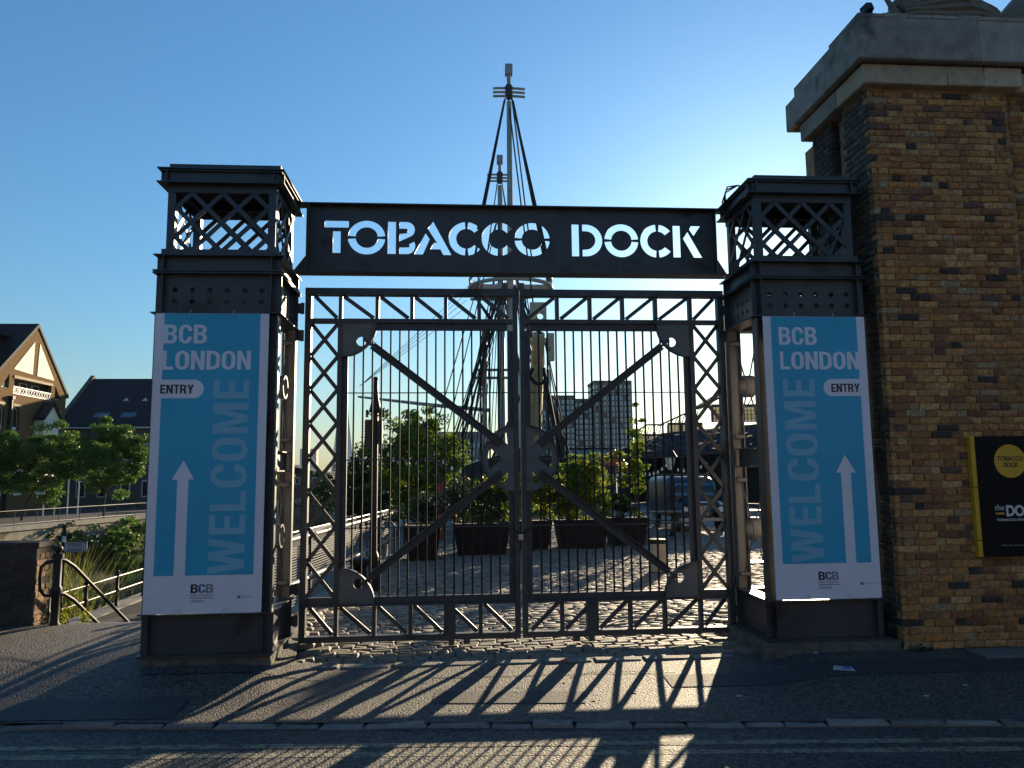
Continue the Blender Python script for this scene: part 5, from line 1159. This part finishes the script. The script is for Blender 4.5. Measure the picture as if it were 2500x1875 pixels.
# bowsprit seen end on, its parts and ropes scaled out from the camera
MB().tube([(2.33, 22.74, 2.57), (2.25, 19.44, 6.75)], [.30, .22], 14).build('bowsprit', 'spar_cream', sp, True)
plate_xz('bowsprit_cap', [rect(1.942, 2.525, 7.03, 7.87), circ(2.305, 7.37, .116, 18)], 19.38, .17, 'spar_cream', sp)
MB().box(1.964, 2.558, 19.48, 19.99, 6.44, 6.62).box(1.722, 1.942, 19.55, 19.83, 5.71, 6.81).box(2.58, 2.82, 19.55, 19.83, 5.82, 6.81).build('bees', 'spar_cream', sp)
MB().tube([(1.964, 20.1, 5.32), (2.107, 19.77, 5.05), (2.27, 19.7, 4.97), (2.437, 19.77, 5.05), (2.58, 20.1, 5.32)], .065, 8).build('gammoning', 'rope_black', sp)
MB().tube([(2.38, 19.77, 6.86), (2.40, 20.1, 5.76), (2.36, 20.98, 4.22), (2.34, 21.86, 3.01)], [.10, .13, .12, .06], 8).build('furled_sail', 'spar_cream', sp, True)
# rigging: shrouds, stays and ratlines, each rope its own part
def rope(a, b, r, sag=.0):
    a, b = Vector(a), Vector(b); n = 6
    MB().tube([a.lerp(b, i/n)-Vector((0, 0, sag*4*(i/n)*(1-i/n))) for i in range(n+1)], r, 5).build('rope', 'rope_black', sp)
for k in range(4):
    rope((1.38, 23, c1-.1), (-.10-.0*k, 22.4+.4*k, 9.6), .035); rope((1.66, 23, c1-.1), (3.16, 22.4+.4*k, 9.6), .035)
rope((1.35, 23, c1-.2), (.20, 22.6, 11.6), .05); rope((1.70, 23, c1-.2), (2.75, 22.8, 11.4), .05); rope((1.62, 22.6, c1-.2), (2.30, 21.5, 9.6), .03)
for k in range(4):
    yy = 22.8+.75*k
    a1, b1 = Vector((1.25, 23, 9.3)), Vector((-.75, yy, 2.15)); rope(a1, b1, .045)
    a2, b2 = Vector((1.80, 23, 9.3)), Vector((3.85, yy, 2.15)); rope(a2, b2, .045)
    rope((1.4, 31, 10.9), (-.55, 30.8+.8*k, 2.2), .045); rope((1.75, 31, 10.9), (3.65, 30.8+.8*k, 2.2), .045)
    rope((1.5, 31, c2), (.6, 30.7+.3*k, 10.8), .03); rope((1.7, 31, c2), (2.6, 30.7+.3*k, 10.8), .03)
for j in range(16):
    t = .06+.056*j; p = Vector((1.25, 23, 9.3)).lerp(Vector((-.75, 22.8, 2.15)), t); q = Vector((1.25, 23, 9.3)).lerp(Vector((-.75, 25.05, 2.15)), t); rope(p, q, .014)
for dx in (-.05, .05, .12): rope((-.10, 23, 9.2), (.95+dx, 23, 7.6), .03)
rope((2.16, 19.44, 6.97), (1.5, 22.8, 17.2), .03); rope((2.33, 19.44, 6.75), (1.6, 22.8, 9.4), .05); rope((2.44, 19.66, 5.54), (3.54, 22.96, 1.9), .075); rope((2.49, 19.66, 6.64), (4.03, 23.84, 2.02), .027); rope((2.45, 19.66, 6.75), (3.87, 23.84, 2.02), .027)
rope((2.05, 19.66, 5.54), (.51, 22.96, 1.9), .065)
for k in range(4): rope((-4.6, 24, 5.4), (-.4+.6*k*.3, 24+.5*k, 8.6+.55*k), .010)
g = random.Random(77)
for k in range(14):
    rope((1.2+g.uniform(-.3, .2), 23, 9.3+g.uniform(-.5, 1)), (-.2-1.1*g.random(), 22+3*g.random(), 2.0), .012+.014*g.random())
    rope((1.9+g.uniform(-.2, .3), 23.4, 9.2), (2.6+1.3*g.random(), 23+3*g.random(), 2.0), .012+.012*g.random())
for k in range(8): rope((1.0+.12*k, 31, 10.8), (.2+.18*k, 29.5, 2.2), .022)
for dx, zz in ((-1.9, 2.0), (-1.35, 2.0)): rope((1.1, 23, 12.5), (dx, 21.5, zz), .022)
MB().tube([(-5.4, 30, 5.6), (-2.0, 30, 5.2), (1.0, 31, 5.0)], [.05, .09, .10], 8).build('yard', 'mast_paint', sp, True)

# ================================================================ WAREHOUSE
wh = thing('warehouse', 'low dockside warehouse with dark slate roof and glazed roof lights on the right', 'warehouse', (14, 34, 0))
E1, E2 = Vector((9.9, 37.0, 2.98)), Vector((22.0, 20.0, 2.98)); T1, T2 = Vector((12.3, 40.5, 4.30)), Vector((25.0, 22.5, 4.95))
n = 16
for i in range(n):
    a, b = i/n, (i+1.25)/n
    up = Vector((0, 0, .035))
    p = [E1.lerp(T1, a)+up, E2.lerp(T2, a)+up, E2.lerp(T2, min(1, b)), E1.lerp(T1, min(1, b))]
    g = random.Random(i); k = 40; V = []; F = []
    for j in range(k+1):
        u = j/k; wv = g.uniform(-.025, .025)
        V += [p[0].lerp(p[1], u)+Vector((0, 0, wv)), p[3].lerp(p[2], u), p[0].lerp(p[1], u)+Vector((0, 0, wv-.03))]
        if j: o = 3*j; F += [(o-3, o, o+1, o-2), (o-1, o+2, o, o-3)]
    MB().add(V, F).build('slate_course', 'slate', wh)
hipA, hipB, hipC = E1, Vector((11.0, 44.0, 2.98)), T1
MB().add([hipA, hipC, hipB, (14, 46, 4.3), T1], [(0, 1, 2), (1, 3, 2)]).build('hip_slope', 'slate', wh)
d = (E2-E1).normalized(); nn = Vector((d.y, -d.x, 0))
MB().bar(E1-Vector((0, 0, .12)), E2-Vector((0, 0, .12)), .14, .20, (0, 0, 1)).build('eaves_beam', 'iron_dark', wh)
for i in range(8): p = E1.lerp(E2, (i+.2)/8); MB().cyl((p.x+.1, p.y+.1, 0), (p.x+.1, p.y+.1, 2.85), .09, n=10).build('column', 'iron_dark', wh)
MB().poly([(12.2, 42, 0), (27, 23, 0), (27.3, 23.2, 0), (12.5, 42.2, 0)], [(12.2, 42, 4.1), (27, 23, 4.1), (27.3, 23.2, 4.1), (12.5, 42.2, 4.1)]).build('back_wall', 'iron_dark', wh)
MB().poly([(8.85, 38, 0), (9.0, 37.9, 0), (12.4, 42, 0), (12.2, 42.1, 0)], [(8.85, 38, 3.2), (9.0, 37.9, 3.2), (12.4, 42, 4.1), (12.2, 42.1, 4.1)]).build('end_wall', 'iron_dark', wh)
def rooflight(x0, x1, y, zb, zg, apex, lab):         # glazed band below a beam, open truss above
    m = 'iron_dark'
    MB().box(x0, x1, y-.08, y+.08, zg-.07, zg+.07).build('tie_beam', m, wh)
    MB().bar((x0-.6, y, zg-.12), (apex[0], y, apex[1]), .10, .12).build('rafter', m, wh)
    MB().bar((apex[0], y, apex[1]), (x1, y, apex[1]+(.05 if apex[0] > (x0+x1)/2 else 0)), .10, .10).build('rafter', m, wh)
    for k in range(1, 5):
        xa = x0+(x1-x0)*k/5; za = zg+(apex[1]-zg)*min(1, max(.15, (xa-x0+.6)/(apex[0]-x0+.6)))
        MB().bar((xa, y, zg), (xa+(x1-x0)*.1, y, za), .05, .05).build('truss_strut', m, wh); MB().bar((xa, y, za), (xa-(x1-x0)*.12, y, zg), .04, .04).build('truss_strut', m, wh)
    gl = MB().box(x0, x1, y-.01, y+.01, zb, zg-.07).build('glazing', 'roof_glass', wh)
    b = MB(); nx = max(4, int((x1-x0)/.22)); nz = 4
    for i in range(nx+1): xx = x0+(x1-x0)*i/nx; b.box(xx-.014, xx+.014, y-.03, y+.03, zb, zg-.07)
    for i in range(nz+1): z = zb+(zg-.07-zb)*i/nz; b.box(x0, x1, y-.028, y+.028, z-.012, z+.012)
    stuff(b.build('glazing_bars', m, gl))
    for i in range(0, nx+1, 4): xx = x0+(x1-x0)*i/nx; MB().box(xx-.05, xx+.05, y-.09, y+.04, zb, zg-.07).build('mullion', m, wh)
    for k in range(4):                                # roof slope panels of the light running back
        pass
rooflight(11.9, 14.0, 46, 3.8, 4.47, (12.8, 5.19), '')
rooflight(12.75, 15.0, 40.6, 4.26, 4.90, (14.6, 5.85), '')
rooflight(13.4, 18.5, 34, 4.55, 5.46, (14.6, 6.30), '')
MB().poly([(14.2, 34.1, 6.34), (15.6, 41, 6.0), (14.6, 41, 5.9), (13.0, 34.1, 5.5)], [(14.2, 34.1, 6.42), (15.6, 41, 6.08), (14.6, 41, 5.98), (13.0, 34.1, 5.58)]).build('rooflight_slope', 'slate', wh)
MB().box(18.6, 25, 33.9, 36, 3, 6.2).build('rooflight_end', 'slate', wh)
pv2 = thing('pavilion', 'low dark pavilion with a strip of pale glass roof behind the shrubs', 'building', (6.5, 39, 0))
MB().box(2.0, 8.8, 38, 46, 0, 2.84).build('wall', 'iron_dark', pv2); MB().box(4.9, 6.0, 37.9, 37.995, .8, 2.2).build('red_panel', 'red_paint', pv2)
for i in range(14): a = 3.0+.42*i; MB().poly([(a, 37.8, 2.86), (a+.37, 37.8, 2.86), (a+.37, 38.6, 3.22), (a, 38.6, 3.22)], [(a, 37.8, 2.88), (a+.37, 37.8, 2.88), (a+.37, 38.6, 3.24), (a, 38.6, 3.24)]).build('roof_pane', 'roof_glass', pv2)
MB().box(2.0, 8.9, 38.62, 46, 2.85, 3.35).build('roof', 'slate', pv2)

# ================================================================ DISTANT BUILDINGS (like the yard and ship, placed from image pixels at assumed depths)
def block_tower(name, label, x0, x1, y0, y1, h, floors, cols, m, gm, fins=0, group=None):
    t = thing(name, label, 'tower block', ((x0+x1)/2, y0, 0), group)
    MB().box(x0, x1, y0, y1, -1, h).build('walls', m, t)
    MB().box(x0-.3, x1+.3, y0-.3, y1+.3, h, h+1.0).build('parapet', m, t)
    fh = (h-3)/floors; b = MB(); w = (x1-x0)/cols; d = (y1-y0)/max(2, int((y1-y0)/w)); ny = max(2, int((y1-y0)/w)); sb = MB()
    for f in range(floors):
        for c in range(cols):
            z = 2+f*fh; xx = x0+w*c
            if (c*7+f*3) % 11 == 0: continue
            b.box(xx+w*.22, xx+w*.78, y0-.12, y0-.02, z+fh*.2, z+fh*.85); sb.box(xx+w*.18, xx+w*.82, y0-.30, y0-.022, z+fh*.10, z+fh*.18)
        for c in range(ny): yy = y0+d*c; b.box(x0-.12, x0-.02, yy+d*.25, yy+d*.75, 2+f*fh+fh*.2, 2+f*fh+fh*.85)
    stuff(b.build('windows', gm, t)); stuff(sb.build('sills', 'tower_pale', t))
    if fins:
        for c in range(cols+1): MB().box(x0+w*c-.22, x0+w*c+.22, y0-.55, y0-.021, 1, h).build('fin', m if c % 3 else 'tower_pale', t)
    return t
block_tower('tower_block', 'tall brown tower block with pale vertical fins, right of the masts', 74.0, 94.2, 400, 420, 50.8, 16, 9, 'tower_brick', 'far_glass', 1)
block_tower('tower_block', 'lower brown apartment block with white windows, left of the tall tower block', 44.9, 62.5, 395, 415, 42.3, 13, 7, 'tower_brick', 'far_glass', 1)
block_tower('tower_block', 'narrow brown apartment block joining the tall tower block', 62.8, 73.7, 402, 418, 41.2, 13, 4, 'tower_brick', 'far_glass', 0)
block_tower('tower_block', 'slim blue glass tower behind the apartment block', 52.5, 59.5, 470, 485, 66.5, 20, 4, 'far_glass', 'shard_glass', 0)
block_tower('tower_block', 'blue glass tower mostly hidden by the ship masts', 38.0, 46.0, 480, 492, 72.0, 22, 4, 'far_glass', 'shard_glass', 0)
block_tower('tower_block', 'pale grey office block low behind the yard tree', -6.6, 5.0, 150, 165, 9.6, 4, 8, 'tower_pale', 'far_glass', 0)
# the glass spire
sr = thing('glass_spire', 'very tall tapering glass spire far away on the left', 'skyscraper', (-322, 2200, 0))
cxs, cys = -322, 2230
facets = []
for k in range(8):
    a = R(22+45*k); rb = 40*(1.0 if k % 2 else .86); facets.append((cxs+rb*math.cos(a), cys+rb*math.sin(a)))
for k in range(8):
    a, b = facets[k], facets[(k+1) % 8]; top = (cxs+((a[0]+b[0])/2-cxs)*.05, cys+((a[1]+b[1])/2-cys)*.05, 285+18*((k*5) % 4)/3)
    tp2 = (top[0]+.8, top[1], top[2]-6)
    MB().add([(a[0], a[1], -3), (b[0], b[1], -3), tp2, top], [(0, 1, 2, 3)]).build('glass_facet', 'shard_glass', sr)
block_tower('tower_block', 'grey slab block far away left of the glass spire', -438, -392, 2210, 2240, 80, 22, 12, 'tower_pale', 'far_glass', 0)
# houses along the canal, seen between tower and gate
def small_house(label, x0, x1, y0, y1, h, rh, wm, rm, nwin):
    t = thing('canal_house', label, 'house', ((x0+x1)/2, y0, BZ))
    MB().box(x0, x1, y0, y1, -1.4, h).build('wall', wm, t); xm = (x0+x1)/2
    MB().xz([(x0-.2, h), (x1+.2, h), (xm, h+rh)], y0-.2, y1).build('roof', rm, t)
    for i in range(nwin):
        for z in (h-1.4, h-3.3):
            if z > -1: xx = x0+(x1-x0)*(i+.5)/nwin; wn = MB().box(xx-.3, xx+.3, y0-.05, y0-.005, z, z+.9).build('window', 'white_paint', t); MB().box(xx-.22, xx+.22, y0-.07, y0-.051, z+.08, z+.82).build('pane', 'dark_glass', wn)
    return t
small_house('dark brick building beside the canal behind the lamp standard', -15.6, -9.6, 96, 106, 3.0, .9, 'house_brick_dark', 'slate', 3)
small_house('white-fronted canal house between the left tower and the gate', -18.6, -16.6, 92, 98, .6, 1.0, 'white_paint', 'slate', 2)
small_house('orange brick canal house right of the white-fronted one', -16.5, -15.0, 92.5, 98, .3, 1.4, 'house_brick', 'slate', 1)
small_house('long dark roofed building along the far end of the canal', -30, -18.8, 100, 112, 2.2, 1.4, 'house_brick_dark', 'slate', 5)
cs = thing('church_spire', 'small sunlit orange spire above the canal houses', 'spire', (-16.3, 99, 0))
MB().box(-17.0, -16.0, 99, 100, -1, 1.6).build('tower', 'house_brick', cs); MB().lathe([(.62, 0), (.02, 2.1)], (-16.5, 99.5, 1.6), 4).build('spire', 'house_brick', cs)
fb = thing('footbridge', 'low dark footbridge across the far end of the canal', 'bridge', (-16, 88, -1.6))
MB().box(-24, -9, 87, 89, -1.75, -1.5).build('deck', 'iron_dark', fb)
for i in range(16): MB().cyl((-24+i, 87.1, -1.5), (-24+i, 87.1, -.5), .03, n=6).build('post', 'iron_dark', fb)
MB().cyl((-24, 87.1, -.5), (-9, 87.1, -.5), .035, n=6).build('rail', 'galv_pipe', fb)
tree('canal_tree', 'green tree beside the canal between the left tower and the gate', (-21.0, 80, -1.2), 1.5, (-21.0, 80, 1.6), (1.9, 1.9, 1.9), 45, 60, .17, 'leaf_street', 401, 'trees along the far canal', (0, 0), .1)
tree('canal_tree', 'dark tree beside the canal behind the quay fence', (-10.8, 60, -1.5), 1.2, (-10.6, 60, .9), (2.6, 2.2, 1.9), 50, 70, .16, 'leaf_dark', 402, 'trees along the far canal', (0, 0), .1)

# ================================================================ ACROSS THE ROAD (unseen; terrace added to bounce light and block sky)
struct(MB().box(-60, 60, -60, -17.5, -.3, .0).build('far_pavement', 'patch_tar'))
te = thing('bounce_terrace', 'unseen brick terrace behind the viewer, added to bounce light and block sky', 'building', (0, -24, 0))
MB().box(-46, 46, -34, -24, -.1, 8.0).build('wall', 'terrace_brick', te)
MB().yz([(-34.3, 8.0), (-23.7, 8.0), (-29, 11.5)], -46.3, 46.3).build('roof', 'slate', te)
for i in range(23):
    for z in (.9, 4.4):
        x = -44+4*i; wn = MB().box(x, x+1.2, -23.995, -23.92, z, z+1.9).build('window', 'white_paint', te); MB().box(x+.1, x+1.1, -23.915, -23.90, z+.1, z+1.8).build('pane', 'dark_glass', wn)

# ================================================================ HAZE
hz = MB().box(-1510, 1510, -130, 2810, -5.4, 312).build('haze', 'litter_white'); stuff(hz)
hm = bpy.data.materials.new('haze_air'); hm.use_nodes = True; hn = hm.node_tree.nodes; hn.clear()
ho = hn.new('ShaderNodeOutputMaterial'); hv = hn.new('ShaderNodeVolumePrincipled')
hv.inputs['Color'].default_value = (.80, .88, .96, 1); hv.inputs['Density'].default_value = .00006; hv.inputs['Anisotropy'].default_value = .1
hm.node_tree.links.new(hv.outputs[0], ho.inputs['Volume']); hz.data.materials.clear(); hz.data.materials.append(hm)
